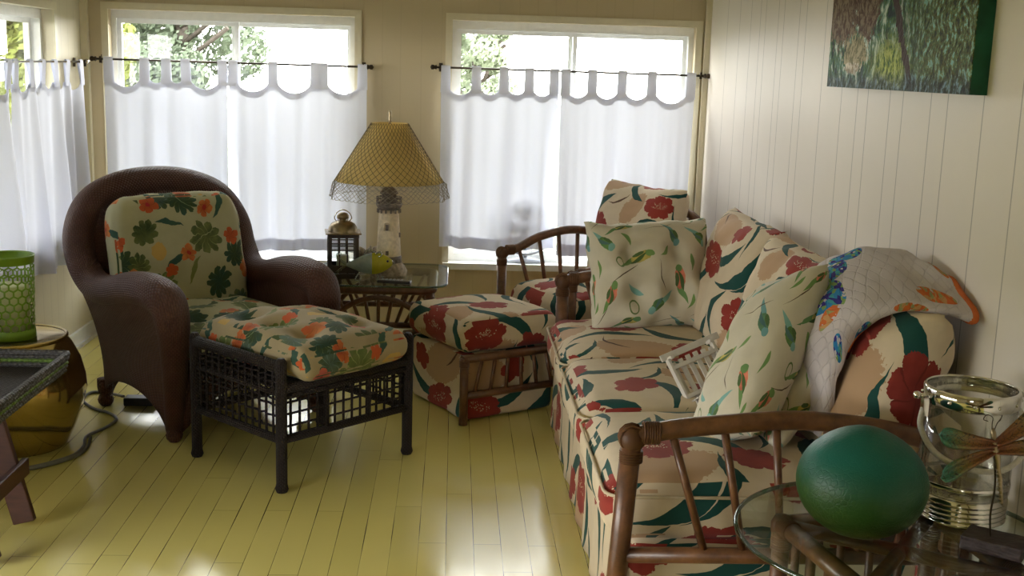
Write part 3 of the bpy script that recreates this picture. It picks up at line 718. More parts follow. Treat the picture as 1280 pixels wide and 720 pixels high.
# fan standing on the sill behind the curtain
t = thing('desk_fan', 'grey round fan behind the curtain of the right back window', 'fan', (.40, 6.272, .44))
b = BM(); lathe(b, [(.0, 0), (.085, 0), (.085, .012), (.03, .03), (0, .03)], 28, (0, 0, 0), 1.3, .40); obj('base', b, 'grey_plastic', t)
b = BM(); tube(b, [(0, 0, .02), (0, 0, .06)], .014, 8); obj('stem', b, 'grey_plastic', t)
b = BM()
for k, r in enumerate((.15, .12, .09, .06, .03)): tube(b, [(r * cos(a * pi / 18), -.024 - .003 * k, .20 + r * sin(a * pi / 18)) for a in range(36)], .0018 if k else .007, 6, True)
for a in range(24): rod(b, (.03 * cos(a * pi / 12), -.036, .20 + .03 * sin(a * pi / 12)), (.15 * cos(a * pi / 12), -.024, .20 + .15 * sin(a * pi / 12)), .0013, 4)
obj('grille', b, 'grey_plastic', t)
b = BM()
for k in range(4):
    a0 = k * pi / 2
    grid(b, lambda u, v: ((.02 + u * .11) * cos(a0 + (v - .5) * (.5 + u * .7)), -.012 + (v - .5) * .02, .20 + (.02 + u * .11) * sin(a0 + (v - .5) * (.5 + u * .7))), 6, 6)
obj('blade', b, 'grey_plastic', t, solid=.002)
b = BM(); tube(b, [(0, -.02, .2), (0, .018, .2)], .035, 16); obj('motor', b, 'grey_plastic', t)

# ================================================================== WICKER ARMCHAIR
def wicker_chair():
    t = thing('wicker_armchair', 'brown wicker armchair with rolled arms and tropical print cushions', 'armchair', (-1.037, 4.92, 0), -49.6)
    half = [((.325, -.335, .06), .034), ((.345, -.340, .22), .044), ((.362, -.345, .40), .058), ((.36, -.35, .50), .068), ((.32, -.352, .565), .074), ((.20, -.355, .588), .072), ((.04, -.36, .572), .070), ((-.13, -.365, .535), .066),
            ((-.28, -.375, .545), .064), ((-.375, -.385, .63), .064), ((-.42, -.375, .75), .064), ((-.455, -.30, .865), .066), ((-.475, -.16, .925), .068), ((-.48, 0, .942), .068)]
    full = half + [((f, -l, z), r) for ((f, l, z), r) in half[-2::-1]]
    P = spline([p for p, r in full], 6); n = len(P)
    R = []
    for i in range(len(full) - 1):
        for k in range(6): R.append(full[i][1] + (full[i + 1][1] - full[i][1]) * k / 6)
    R.append(full[-1][1])
    # rings of parallel reeds give the roll its ridges
    b = BM(); tube(b, P, R, 28)
    for i, v in enumerate(b.verts): pass
    obj('rolled_frame', b, 'wicker', t)
    botc = [(.325, -.335), (.325, -.34), (.325, -.345), (.325, -.35), (.29, -.35), (.18, -.352), (.04, -.352), (-.09, -.35), (-.19, -.345), (-.27, -.34), (-.32, -.28), (-.33, -.20), (-.335, -.10), (-.335, 0)]
    botc = botc + [(f, -l) for f, l in botc[-2::-1]]
    Q = spline([(f, l, 0) for f, l in botc], 6)
    def arch(f, l):      # height of the lower edge: feet at the corners, arches between
        if abs(l) > .31: k = max(0, 1 - ((f - .0) / .30) ** 2)
        else: k = max(0, 1 - (l / .30) ** 2)
        return .035 + .125 * k ** .6
    N = len(P)
    def skirt(u, v):
        x = u * (N - 1); i = min(int(x), N - 2); q = x - i; p = P[i].lerp(P[i + 1], q); s = Q[i].lerp(Q[i + 1], q); r = R[i] * (1 - q) + R[i + 1] * q
        out = Vector((p.x, p.y, 0)).normalized() * r * .8
        top = p + Vector((out.x, out.y, -r * .25)); zb = arch(s.x, s.y); bot = Vector((s.x, s.y, min(zb, top.z - .01)))
        w_ = v; c = top.lerp(bot, w_); pull = sin(pi * min(1, w_ * 1.0)) * .035
        c.x -= out.x / max(r * .8, .001) * pull; c.y -= out.y / max(r * .8, .001) * pull
        if v > .8: c += Vector((out.x, out.y, 0)) * (v - .8) * .5
        return c
    b = BM(); grid(b, skirt, (N - 1) * 1, 22, lambda u, v: (u * 3.6, v * .6)); obj('side_panel', b, 'wicker', t, solid=.012)
    def liner(u, v):
        x = u * (N - 1); i = min(int(x), N - 2); q = x - i; p = P[i].lerp(P[i + 1], q); r = R[i]
        inn = Vector((p.x, p.y, 0)).normalized() * r * .6; top = p - inn
        s = Q[i].lerp(Q[i + 1], q); bot = Vector((max(-.27, min(.30, s.x * .82)), s.y * .80, .30)); bot.z = min(bot.z, max(top.z - .02, .05))
        return top.lerp(bot, v)
    b = BM(); grid(b, liner, N - 1, 14, lambda u, v: (u * 3.4, v * .5)); obj('inner_panel', b, 'wicker', t, solid=.012)
    b = BM(); grid(b, lambda u, v: (.335 + .02 * sin(pi * v), -.31 + .62 * u, .31 - v * (.31 - (.035 + .15 * max(0, 1 - ((u - .5) / .46) ** 2) ** .6))), 20, 8, lambda u, v: (u * .62, v * .28)); obj('front_apron', b, 'wicker', t, solid=.012)
    b = BM(); box(b, (.01, 0, .295), (.62, .62, .03), None, .01); boxuv(b); obj('seat_deck', b, 'wicker', t)
    for f in (.325, -.30):
        for l in (-.335, .335):
            b = BM(); lathe(b, [(0, 0), (.020, .0), (.030, .012), (.034, .028), (.028, .044), (.022, .05), (.030, .06), (.034, .085), (.034, .12), (0, .12)], 16, (f, l, 0)); boxuv(b); obj('foot', b, 'wicker', t)
    b = BM(); tf = [(x, y, .034, .05) for x in (-.13, .13) for y in (-.14, .14)]
    cushion(b, .66, .58, .12, .055, .035, tf, 30, .006, 2, .03); boxuv(b, (.1, .05)); xf(b, (.055, 0, .372)); obj('seat_cushion', b, 'tropic', t)
    b = BM(); cushion(b, .53, .62, .13, .06, .035, [(x, y, .030, .05) for x in (-.12, .12) for y in (-.14, .14)], 38, .009, 3, .02)
    # round the upper corners of the back cushion
    for v in b.verts:
        if v.co.x > .10:
            k = (v.co.x - .10) / .16; v.co.y *= 1 - .16 * max(0, k) ** 2.5
    boxuv(b, (.32, .28)); xf(b, (0, 0, 0), RY(-102)); xf(b, (-.255, -.005, .645)); bc = obj('back_cushion', b, 'tropic', t)
wicker_chair()

# ================================================================== WICKER OTTOMAN
t = thing('wicker_ottoman', 'dark brown open-weave wicker ottoman with hibiscus print cushion', 'ottoman', (-.558, 4.313, 0), 45.5)
hx, hy = .30, .262
for sx_ in (-1, 1):
    for sy_ in (-1, 1):
        b = BM(); tube(b, [(sx_ * hx, sy_ * hy, 0), (sx_ * hx, sy_ * hy, .012), (sx_ * hx, sy_ * hy, .03), (sx_ * hx, sy_ * hy, .47), (sx_ * hx, sy_ * hy, .485)], [.019, .024, .020, .021, .012], 12); obj('leg', b, 'dark_wicker', t)
for sx_ in (-1, 1):             # the two tall woven ends
    b = BM(); X = sx_ * hx
    tube(b, [(X, -hy, .455), (X, hy, .455)], .020, 10); tube(b, [(X, -hy, .19), (X, hy, .19)], .016, 10); tube(b, [(X, -hy, .355), (X, hy, .355)], .011, 8)
    for i in range(1, 13):
        y_ = -hy + i * 2 * hy / 13; rod(b, (X + .004 * sx_, y_, .19), (X + .004 * sx_, y_, .455), .0052, 6)
    for i in range(1, 13):
        z_ = .19 + i * .265 / 13
        if z_ < .32 and i % 2: continue
        tube(b, [(X + .007 * sin(k * pi / 1.0 + i), -hy + k * 2 * hy / 26, z_ + .003 * sin(k * 2.1 + i)) for k in range(27)], .0045, 5)
    obj('end_panel', b, 'dark_wicker', t)
for sy_ in (-1, 1):             # the two low open sides
    b = BM(); Y = sy_ * hy
    tube(b, [(-hx, Y, .375), (hx, Y, .375)], .020, 10); tube(b, [(-hx, Y, .19), (hx, Y, .19)], .016, 10); tube(b, [(-hx, Y, .345), (hx, Y, .345)], .012, 8)
    for i in range(1, 15):
        x_ = -hx + i * 2 * hx / 15; rod(b, (x_, Y, .19), (x_, Y, .375), .0052 if i % 5 else .012, 6)
    for z_ in (.235, .28, .322): rod(b, (-hx, Y, z_), (hx, Y, z_), .0045, 6)
    obj('side_panel', b, 'dark_wicker', t)
b = BM(); box(b, (0, 0, .375), (2 * hx - .02, 2 * hy - .02, .022), None, .005); boxuv(b); obj('seat_deck', b, 'dark_wicker', t)
b = BM(); cushion(b, .52, .66, .11, .052, .055, [(x, y, .042, .05) for x in (-.12, .12) for y in (-.17, 0, .17)], 40, .009, 7, .03); boxuv(b, (.30, .2)); xf(b, (0, 0, .452)); obj('cushion', b, 'tropic2', t)

# ================================================================== RATTAN PARTS
def wrap(b, p, dirv, r, n=7, sp=.006):
    p = Vector(p); dirv = Vector(dirv).normalized()
    for k in range(n):
        c = p + dirv * sp * (k - n / 2); u = dirv.orthogonal().normalized(); v = dirv.cross(u)
        tube(b, [c + (u * cos(a * pi / 7) + v * sin(a * pi / 7)) * r for a in range(14)], .0035, 5, True)
def rattan_arm(t, P0, ax, up=1, pr=.026, depth=.86, peak=.06, hgt=.607, lean=-.035, nsp=6, low=.30):
    """arm frame in the vertical plane through P0 (front post, on the floor) along the unit vector ax"""
    ax = Vector(ax); P0 = Vector(P0); Z = Vector((0, 0, 1))
    W = lambda a, z: P0 + ax * a + Z * z
    b = BM(); tube(b, [W(lean, 0), W(lean * .5, hgt * .5), W(0, hgt)], pr, 14); obj('front_post', b, 'rattan', t)
    b = BM(); tube(b, [W(depth, 0), W(depth, hgt - .02)], pr, 12); obj('rear_post', b, 'rattan', t)
    rail = spline([W(-.005, hgt), W(.10, hgt + .022), W(.22, hgt + peak * .72), W(.40, hgt + peak), W(.58, hgt + peak * .75), W(.72, hgt + peak * .2), W(depth, hgt - .03)], 6)
    b = BM(); tube(b, rail, pr * .94, 14); obj('arm_rail', b, 'rattan', t)
    b = BM(); tube(b, [W(lean * .5, low), W(depth, low)], pr * .8, 12); obj('lower_rail', b, 'rattan', t)
    def ztop(a): return min(rail, key=lambda q: abs((q - P0).dot(ax) - a)).z
    for k in range(nsp):
        a = .10 + k * (depth - .18) / (nsp - 1) ; lo = a + .10 * (1 - k / (nsp - 1) * 1.6) ; lo = min(lo, depth - .03)
        b = BM(); tube(b, [W(a, ztop(a) - .01), W(lo, low + .005)], .0105, 8); obj('spindle', b, 'rattan', t)
    b = BM(); wrap(b, W(0, hgt - .045), (0, 0, 1), pr + .001, 5); wrap(b, W(.05, hgt + .012), ax, pr + .0005, 7)
    lathe(b, [(0, pr * 1.25), (pr * .8, pr * .95), (pr * 1.2, pr * .2), (pr * 1.22, -pr * .4), (pr, -pr)], 14, W(0, hgt))
    for k in range(3): tube(b, [W(0, hgt) + Vector((ax.x * cos(a) * pr * 1.2, ax.y * cos(a) * pr * 1.2, 0)) + Z * (sin(a) * pr * 1.22) + Z.cross(ax) * (k - 1) * .012 for a in [i * pi / 6 for i in range(12)]], .004, 5, True)
    obj('wrapped_joint', b, 'rattan_wrap', t)

# ================================================================== SOFA
t = thing('sofa', 'long poppy print sofa with arched rattan arms along the right wall', 'sofa', (0, 0, 0))
ys, ye = 2.80, 4.78
b = BM(); cushion(b, .80, ye - ys, .30, .02, 0, (), 20, .004, 11); xf(b, (.865, (ys + ye) / 2, .152)); boxuv(b, (.05, .1)); obj('base', b, 'poppy', t)
# gathered skirt panel at the front and far end
b = BM(); grid(b, lambda u, v: (.452 - .006 * sin(u * 60) * (1 - v) - .010 * (1 - v), ys - .01 + u * (ye - ys + .02), .004 + .285 * v), 120, 8, lambda u, v: (u * 1.98 + .2, v * .285 + .1)); obj('front_skirt', b, 'poppy', t, solid=.006)
for k in range(3):
    y0 = ys + k * .66
    b = BM(); cushion(b, .70, .655, .17, .075, .030, (), 30, .005, 20 + k, .015)
    boxuv(b, (.17 * k + .08, .23 * k + .33)); xf(b, (.755, y0 + .33, .373)); c = obj('seat_cushion', b, 'poppy', t)
    b = BM(); rnge = []
    rr, hx_, hy_ = .05, .349, .328
    for sg in range(4):
        cx_, cy_ = ((hx_ - rr) * (1, -1, -1, 1)[sg], (hy_ - rr) * (1, 1, -1, -1)[sg])
        for a in range(7): th = sg * pi / 2 + a * pi / 12; rnge.append((cx_ + rr * cos(th), cy_ + rr * sin(th), 0))
    tube(b, [(p[0], p[1], .058) for p in rnge], .0045, 6, True); xf(b, (.755, y0 + .33, .365)); obj('piping', b, 'thread', c)
b = BM(); cushion(b, .10, ye - ys + .04, .62, .03, 0, (), 14, .002, 3); xf(b, (1.275, (ys + ye) / 2, .33)); boxuv(b, (.2, .2)); obj('back_frame', b, 'poppy', t)
for k, (yc, tw, zt, xo, rz, uo) in enumerate(((3.09, .17, .655, 1.17, 0, (-.12, -.10)), (3.80, .20, .665, 1.15, 6, (.15, .33)), (4.46, .20, .68, 1.13, 4, (.40, .05)))):
    b = BM(); pillow(b, .62, .54, .25, [(0, .05, .02, .12)], 36, .05, .010, 30 + k, 3.2, .42, uo)
    xf(b, (0, 0, 0), RZ(0)); xf(b, (0, 0, 0), RX(90)); xf(b, (0, 0, 0), RZ(-90 + rz)); xf(b, (0, 0, 0), RY(15)); xf(b, (xo, yc, zt)); obj('back_cushion', b, 'poppy_big' if k == 0 else 'poppy', t)
rattan_arm(t, (.455, 2.735, 0), (1, 0, 0), hgt=.605, depth=.83, peak=.05, lean=-.035, low=.295)
rattan_arm(t, (.475, 4.845, 0), (1, 0, 0), hgt=.605, depth=.81, peak=.05, lean=-.0, low=.295)

# ================================================================== RATTAN ARMCHAIR in the corner
t = thing('rattan_armchair', 'rattan armchair with poppy cushions in the far right corner', 'armchair', (.25, 5.70, 0), 30)
# local x runs back from the front, local y from far arm (0) to near arm (-.62)
rattan_arm(t, (0, 0, 0), (1, 0, 0), hgt=.585, depth=.78, peak=.095, lean=0, low=.30, nsp=6, pr=.023)
rattan_arm(t, (0, -.60, 0), (1, 0, 0), hgt=.56, depth=.78, peak=.05, lean=0, low=.30, nsp=6, pr=.023)
b = BM(); box(b, (.40, -.30, .17), (.72, .54, .26), None, .02); boxuv(b, (.1, .3)); obj('base', b, 'poppy', t)
b = BM(); cushion(b, .66, .55, .14, .06, .03, (), 24, .005, 41); boxuv(b, (.33, .38)); xf(b, (.345, -.30, .368)); obj('seat_cushion', b, 'poppy', t)
b = BM(); pillow(b, .60, .52, .22, [], 30, .03, .010, 45, 3.5, .42, (.05, .42)); xf(b, (0, 0, 0), RX(90)); xf(b, (0, 0, 0), RZ(-90)); xf(b, (0, 0, 0), RY(14)); xf(b, (.62, -.28, .68)); obj('back_cushion', b, 'poppy', t)
b = BM()
for yy in (-.12, -.30, -.48): rod(b, (.78, yy, .30), (.80, yy, .78), .011, 8)
tube(b, spline([(.78, 0, .55), (.80, -.05, .76), (.80, -.30, .82), (.80, -.55, .76), (.78, -.60, .53)], 6), .022, 10); obj('back_rail', b, 'rattan', t)

# ================================================================== UPHOLSTERED OTTOMAN
t = thing('fabric_ottoman', 'square poppy print ottoman with rattan side frame beside the sofa', 'ottoman', (.056, 4.733, 0), 30)
ow, od = .49, .50
b = BM(); cushion(b, ow - .03, od - .02, .29, .02, 0, (), 20, .004, 50); xf(b, (ow / 2, od / 2, .150)); boxuv(b, (.43, .33)); obj('base', b, 'poppy', t)
b = BM(); cushion(b, ow + .01, od + .015, .135, .045, .028, (), 28, .005, 51, .015); boxuv(b, (.17, .22)); xf(b, (ow / 2, od / 2, .370)); obj('cushion', b, 'poppy', t)
for fx, lab in ((0, 0), (1, 1)):
    yy = -.012 if fx == 0 else od + .012
    b = BM(); tube(b, [(0, yy, 0), (0, yy, .29)], .019, 12); tube(b, [(ow, yy, 0), (ow, yy, .29)], .019, 12)
    tube(b, [(-.01, yy, .285), (ow + .01, yy, .285)], .018, 12); tube(b, [(0, yy, .125), (ow, yy, .125)], .016, 12)
    for k in range(6):
        x0 = .07 + k * .072; s_ = (k - 2.5) * -.008; tube(b, [(x0 + s_, yy, .285), (x0 - s_, yy, .125)], .0085, 8)
    for q in ((0, .27), (ow, .27)): wrap(b, (q[0], yy, q[1]), (0, 0, 1), .0195, 5)
    obj('rattan_frame', b, 'rattan', t)

# ================================================================== THROW PILLOWS, QUILT, TOY CHAIR
b = BM(); pillow(b, .52, .45, .20, [(x, y, .055, .048) for x in (-.09, .09) for y in (-.08, .08)] + [(0, -.2, .02, .05), (.22, 0, .02, .05), (-.22, .02, .02, .05)], 48, .045, .016, 60, 3.0, .5, (0.02, .0))
xf(b, (0, 0, 0), RX(90)); xf(b, (0, 0, 0), RY(-3)); xf(b, (0, 0, 0), RX(-17)); xf(b, (0, 0, 0), RZ(8))
o = obj('throw_pillow', b, 'bird', loc=(.805, 4.60, .685)); tag(o, 'square tufted bird print pillow leaning on the far arm', 'pillow')
def lean_pillow(loc, w_, h_, th, tilt, yaw, seed, label, roll=0, uo=(0, 0)):
    b = BM(); pillow(b, w_, h_, th, [(0, 0, .012, .08)], 40, .05, .009, seed, 2.8, .45, uo)
    xf(b, (0, 0, 0), RX(90)); xf(b, (0, 0, 0), RY(roll)); xf(b, (0, 0, 0), RZ(-90)); xf(b, (0, 0, 0), RY(tilt)); xf(b, (0, 0, 0), RZ(yaw))
    o = obj('throw_pillow', b, 'bird', loc=loc); tag(o, label, 'pillow'); return o
lean_pillow((.885, 3.19, .700), .36, .56, .19, 31, 0, 61, 'bird print pillow standing on edge against another, near the quilt', -28, (.07, .05))
lean_pillow((.985, 3.22, .635), .38, .42, .13, 28, 0, 62, 'bird print pillow mostly hidden between quilt and another pillow', -12, (.2, .16))

def quilt():
    cols = [  # far to near; each goes from the seat up over the cushion and out past its end
        [(.998, 3.40, .50), (.985, 3.40, .72), (1.06, 3.40, .88), (1.14, 3.36, .965), (1.24, 3.28, .99), (1.318, 3.12, .955)],
        [(1.000, 3.30, .50), (.985, 3.30, .74), (1.07, 3.30, .915), (1.175, 3.25, 1.005), (1.275, 3.15, 1.015), (1.325, 2.98, .975)],
        [(1.005, 3.12, .51), (.98, 3.12, .736), (1.062, 3.12, .918), (1.174, 3.08, .975), (1.270, 3.0, .975), (1.325, 2.86, .938)],
        [(1.020, 3.00, .53), (1.010, 2.98, .772), (1.058, 2.92, .895), (1.136, 2.86, .926), (1.229, 2.83, .922), (1.318, 2.80, .905)],
        [(1.045, 3.00, .53), (1.040, 2.97, .70), (1.066, 2.95, .80), (1.11, 2.93, .876), (1.16, 2.95, .912), (1.23, 3.0, .925)]]
    C = [spline(c, 8) for c in cols]; R = len(C[0])
    rows = [spline([C[k][i] for k in range(len(C))], 8) for i in range(R)]
    nv = len(rows[0]) - 1
    def F(u, v):
        p = rows[round(u * (R - 1))][round(v * nv)].copy()
        p += noise.noise_vector(p * 14) * .010; return p
    b = BM(); grid(b, F, R - 1, nv, lambda u, v: (u * 1.15, (1 - v) * .55))
    o = obj('patchwork_quilt', b, 'quilt', solid=.010); tag(o, 'pale quilt with orange binding draped over the near back cushion', 'quilt')
    b = BM(); tube(b, [F(u / (R - 1), 1) for u in range(14, R)], .006, 6); tube(b, [F(u / (R - 1), 0) for u in range(R - 12, R)], .006, 6)
    tube(b, [F(1, v / nv) for v in range(nv + 1)], .009, 6); obj('binding', b, 'orange', o)
quilt()

t = thing('toy_deck_chair', 'small white slatted wooden toy chair tipped over on sofa seat', 'toy chair', (.81, 3.60, .462))
U = Vector((.055, -.05, -.105)).normalized(); Wd = Vector((.95, .28, .08)).normalized(); Wd = (Wd - U * Wd.dot(U)).normalized(); Nn = U.cross(Wd)
TM = Matrix((Wd, U, Nn)).transposed()
def tbox(name, c, s_):
    b = BM(); box(b, c, s_, None, .0015); xf(b, (0, 0, 0), TM); xf(b, (0, 0, .078)); obj(name, b, 'white_wood', t)
for k in range(6): tbox('slat', (-.072 + k * .030, 0, 0), (.017, .150 - .006 * abs(k - 2.5), .007))
for v_ in (-.05, .052): tbox('cross_batten', (0, v_, .009), (.175, .014, .010))
for x_ in (-.085, .088): tbox('side_rail', (x_, .0, .004), (.010, .165, .022))
tbox('armrest', (.02, -.095, -.018), (.23, .022, .008)); tbox('armrest', (.02, .085, .040), (.20, .022, .008))
for x_ in (-.07, .085): tbox('arm_post', (x_, -.084, 0), (.014, .012, .034))
for k in range(4): tbox('seat_slat', (.0, .072, .022 + k * .022), (.17, .006, .016))

# ================================================================== FAR END TABLE AND WHAT STANDS ON IT
def rrect(hx_, hy_, r, n=8):
    out = []
    for sg in range(4):
        cx_, cy_ = ((hx_ - r) * (1, -1, -1, 1)[sg], (hy_ - r) * (1, 1, -1, -1)[sg])
        for a in range(n + 1): th = sg * pi / 2 + a * pi / 2 / n; out.append((cx_ + r * cos(th), cy_ + r * sin(th)))
    return out
def slab(b, poly, z0, z1):
    A = [b.verts.new((x, y, z0)) for x, y in poly]; B = [b.verts.new((x, y, z1)) for x, y in poly]
    b.faces.new(A[::-1]); b.faces.new(B)
    for i in range(len(A)): b.faces.new((A[i], A[(i + 1) % len(A)], B[(i + 1) % len(A)], B[i]))
TZ = .50
t = thing('end_table', 'glass topped rattan end table with arched sides under the lamp', 'side table', (-.335, 5.52, 0))
b = BM(); poly = rrect(.315, .31, .10); slab(b, poly, TZ - .010, TZ); g = obj('glass_top', b, 'table_glass', t)
b = BM(); tube(b, [(x, y, TZ - .005) for x, y in poly], .0052, 6, True); obj('glass_rim', b, 'glass_edge', g)
b = BM(); poly = rrect(.25, .25, .05); tube(b, [(x, y, TZ - .033) for x, y in poly], .021, 12, True); obj('top_frame', b, 'rattan', t)
for sx_ in (-1, 1):
    for sy_ in (-1, 1):
        b = BM(); rod(b, (sx_ * .235, sy_ * .235, 0), (sx_ * .235, sy_ * .235, TZ - .035), .019, 12); wrap(b, (sx_ * .235, sy_ * .235, TZ - .075), (0, 0, 1), .0195, 6); obj('leg', b, 'rattan', t)
for ang in range(4):
    R_ = RZ(90 * ang); b = BM(); zb = .30
    tube(b, [R_ @ Vector((-.23 + .46 * k / 16, -.240, zb + .005 + .125 * sin(pi * k / 16) ** .75)) for k in range(17)], .0135, 10)
    tube(b, [R_ @ Vector((-.235, -.240, zb)), R_ @ Vector((.235, -.240, zb))], .015, 10)
    for k in range(-3, 4): rod(b, R_ @ Vector((k * .040, -.240, zb)), R_ @ Vector((k * .068, -.240, TZ - .04)), .0085, 8)
    tube(b, [R_ @ Vector((-.235, -.240, .10)), R_ @ Vector((.235, -.240, .10))], .013, 10); obj('arched_side', b, 'rattan', t)

t = thing('lighthouse_lamp', 'lighthouse shaped table lamp under a net covered yellow shade', 'lamp', (-.300, 5.46, TZ))
b = BM(); lathe(b, [(0, 0), (.085, 0), (.088, .02), (.078, .045), (.070, .055), (.066, .068), (0, .068)], 26)
for v in b.verts:
    if v.co.z < .06: v.co += noise.noise_vector(v.co * 22) * .012 * (1 if v.co.z > 0 else 0)
obj('rock_base', b, 'rock', t)
b = BM(); lathe(b, [(0, .055), (.060, .055), (.058, .10), (.047, .30), (.044, .325), (0, .325)], 30); tw = obj('tower', b, 'stucco', t)
b = BM(); lathe(b, [(.0588, .066), (.0625, .068), (.0615, .098), (.0575, .1)], 30); obj('stone_band', b, 'slate', tw)
b = BM()
for (x_, z_, h_) in ((-.006, .238, .028), (-.004, .118, .020)): box(b, (x_, -.0585 + (z_ - .1) * .055, z_), (.014, .010, h_))
box(b, (.052, -.012, .20), (.008, .014, .022))
obj('window', b, 'slate', tw)
b = BM(); tube(b, [(-.006 - .013, -.054, .222)] + [(-.006 - .013 * cos(k * pi / 8), -.054, .252 + .010 * sin(k * pi / 8)) for k in range(9)] + [(-.006 + .013, -.054, .222)], .0032, 5); obj('window_arch', b, 'stucco', tw)
b = BM(); lathe(b, [(0, .318), (.048, .318), (.060, .336), (.062, .345), (.060, .350), (0, .350)], 24)
lathe(b, [(.0, .35), (.034, .35), (.034, .392), (.044, .394), (.040, .402), (.026, .418), (.010, .428), (.006, .44), (0, .44)], 16)
for k in range(14):
    a = k * 2 * pi / 14; rod(b, (.058 * cos(a), .058 * sin(a), .348), (.058 * cos(a), .058 * sin(a), .375), .0022, 5); box(b, (.053 * cos(a), .053 * sin(a), .313), (.008, .008, .018))
tube(b, [(.058 * cos(k * pi / 12), .058 * sin(k * pi / 12), .376) for k in range(24)], .003, 6, True); tube(b, [(.058 * cos(k * pi / 12), .058 * sin(k * pi / 12), .362) for k in range(24)], .002, 6, True)
obj('gallery', b, 'slate', t)
b = BM(); rod(b, (0, 0, .43), (0, 0, .735), .004, 8)
tube(b, [(.0, 0, .46), (.05, 0, .50), (.055, 0, .60), (.02, 0, .71), (0, 0, .722)], .002, 5); tube(b, [(.0, 0, .46), (-.05, 0, .50), (-.055, 0, .60), (-.02, 0, .71), (0, 0, .722)], .002, 5)
lathe(b, [(0, .46), (.018, .46), (.018, .50), (0, .51)], 14); obj('harp', b, 'pewter', t)
b = BM(); lathe(b, [(0, .725), (.010, .727), (.004, .735), (.009, .745), (.004, .757), (.007, .768), (.003, .78), (0, .785)], 12); obj('finial', b, 'pewter', t)
rt, rb, zt, zb = .082, .252, .722, .452
def dodec(a, r): # softly faceted shade outline
    return r * (1 + .012 * cos(12 * a))
b = BM(); grid(b, lambda u, v: (dodec(u * 2 * pi, rt + (rb - rt) * v) * cos(u * 2 * pi), dodec(u * 2 * pi, rt + (rb - rt) * v) * sin(u * 2 * pi), zt + (zb - zt) * v), 96, 8, closeu=True); sh = obj('lamp_shade', b, 'shade', t, solid=.002)
b = BM(); NN = 44
def netp(a, s):      # s 0..1 on the cone, beyond it hangs as a fringe
    if s <= 1: r = rt + (rb - rt) * s + .004; return Vector((r * cos(a), r * sin(a), zt + (zb - zt) * s))
    r = rb + .006 + .018 * (s - 1) * 4 + .010 * sin(a * 9); return Vector((r * cos(a), r * sin(a), zb - (s - 1) * .30))
for sg in (-1, 1):
    for k in range(NN):
        a0 = 2 * pi * k / NN; tube(b, [netp(a0 + sg * s * 1.25 / 1.0, s) for s in [i / 14 for i in range(15)]], .0010, 3, caps=False)
obj('net', b, 'net', sh)
b = BM(); rnd = random.Random(4)
for sg in (-1, 1):
    for k in range(60):
        a0 = 2 * pi * k / 60 + rnd.uniform(-.02, .02); e = rnd.uniform(1.18, 1.27)
        tube(b, [netp(a0 + sg * (s - 1) * 1.5, s) + Vector((rnd.uniform(-.002, .002), rnd.uniform(-.002, .002), 0)) for s in [1 + (e - 1) * i / 5 for i in range(6)]], .0012, 3, caps=False)
for k in range(60):
    a = 2 * pi * k / 60; tube(b, [netp(a + .05 * cos(q), 1.24 + .02 * sin(q)) for q in range(5)], .0013, 3, caps=False)
obj('fringe', b, 'fringe', sh)

t = thing('candle_lantern', 'dark square candle lantern with domed metal top and ring handle', 'lantern', (-.512, 5.42, TZ), 8)
b = BM(); box(b, (0, 0, .012), (.145, .145, .024), None, .003)
for sx_ in (-1, 1):
    for sy_ in (-1, 1): box(b, (sx_ * .062, sy_ * .062, .108), (.018, .018, .175))
box(b, (0, 0, .200), (.145, .145, .018), None, .003)
for k in range(4):
    R_ = RZ(90 * k)
    for q in (-.018, .018): vs = box(b, (q, -.064, .108), (.006, .006, .17)); xf(b, (0, 0, 0), R_, vs)
    for z_ in (.045, .135, .165): vs = box(b, (0, -.064, z_), (.11, .006, .006 if z_ > .1 else .035)); xf(b, (0, 0, 0), R_, vs)
obj('frame', b, 'dark_wood', t)
b = BM()
for k in range(4): vs = box(b, (0, -.060, .108), (.11, .0015, .17)); xf(b, (0, 0, 0), RZ(90 * k), vs)
obj('glass_panel', b, 'pane', t)
b = BM(); box(b, (0, 0, .212), (.165, .165, .006), None, .002); lathe(b, [(.070, .215), (.066, .235), (.055, .252), (.036, .262), (.018, .266), (.018, .272), (.028, .277), (.028, .290), (.020, .30), (.010, .304), (0, .305)], 28)
for k in range(6): a = k * pi / 3; rod(b, (.022 * cos(a), .022 * sin(a), .262), (.024 * cos(a), .024 * sin(a), .29), .002, 5)
obj('domed_lid', b, 'pewter', t)
b = BM(); tube(b, spline([(-.030, -.01, .265), (-.040, -.012, .280), (-.028, -.014, .305), (0, -.014, .318), (.028, -.014, .305), (.040, -.012, .280), (.030, -.01, .265)], 5), .0025, 6); obj('handle', b, 'chrome', t)
b = BM(); lathe(b, [(0, .024), (.030, .024), (.030, .10), (.024, .103), (0, .100)], 20); obj('candle', b, 'candle', t)

t = thing('glass_fish', 'grey and yellow art glass fish with curled clear fins', 'glass ornament', (-.375, 5.335, TZ + .072), 4)
def fishbody(u, v, s0, s1):
    s = s0 + (s1 - s0) * u; r = .050 * (sin(pi * min(1, (.02 + s * .96)) ** 1.35) ** .75 + .06) ; a = v * 2 * pi
    return Vector((-.115 + .215 * s, cos(a) * r * .45, sin(a) * r * .95 + .012 * s))
b = BM(); grid(b, lambda u, v: fishbody(u, v, 0, .56), 14, 20); obj('tail_body', b, 'fish_grey', t)
b = BM(); grid(b, lambda u, v: fishbody(u, v, .56, 1), 14, 20); obj('head_body', b, 'fish_yellow', t)
b = BM()
tube(b, spline([(-.11, 0, 0), (-.14, .005, .022), (-.155, .01, .045), (-.135, .01, .05)], 5), .006, 8); tube(b, spline([(-.11, 0, 0), (-.14, 0, -.02), (-.165, 0, -.045), (-.175, 0, -.062)], 5), .006, 8)
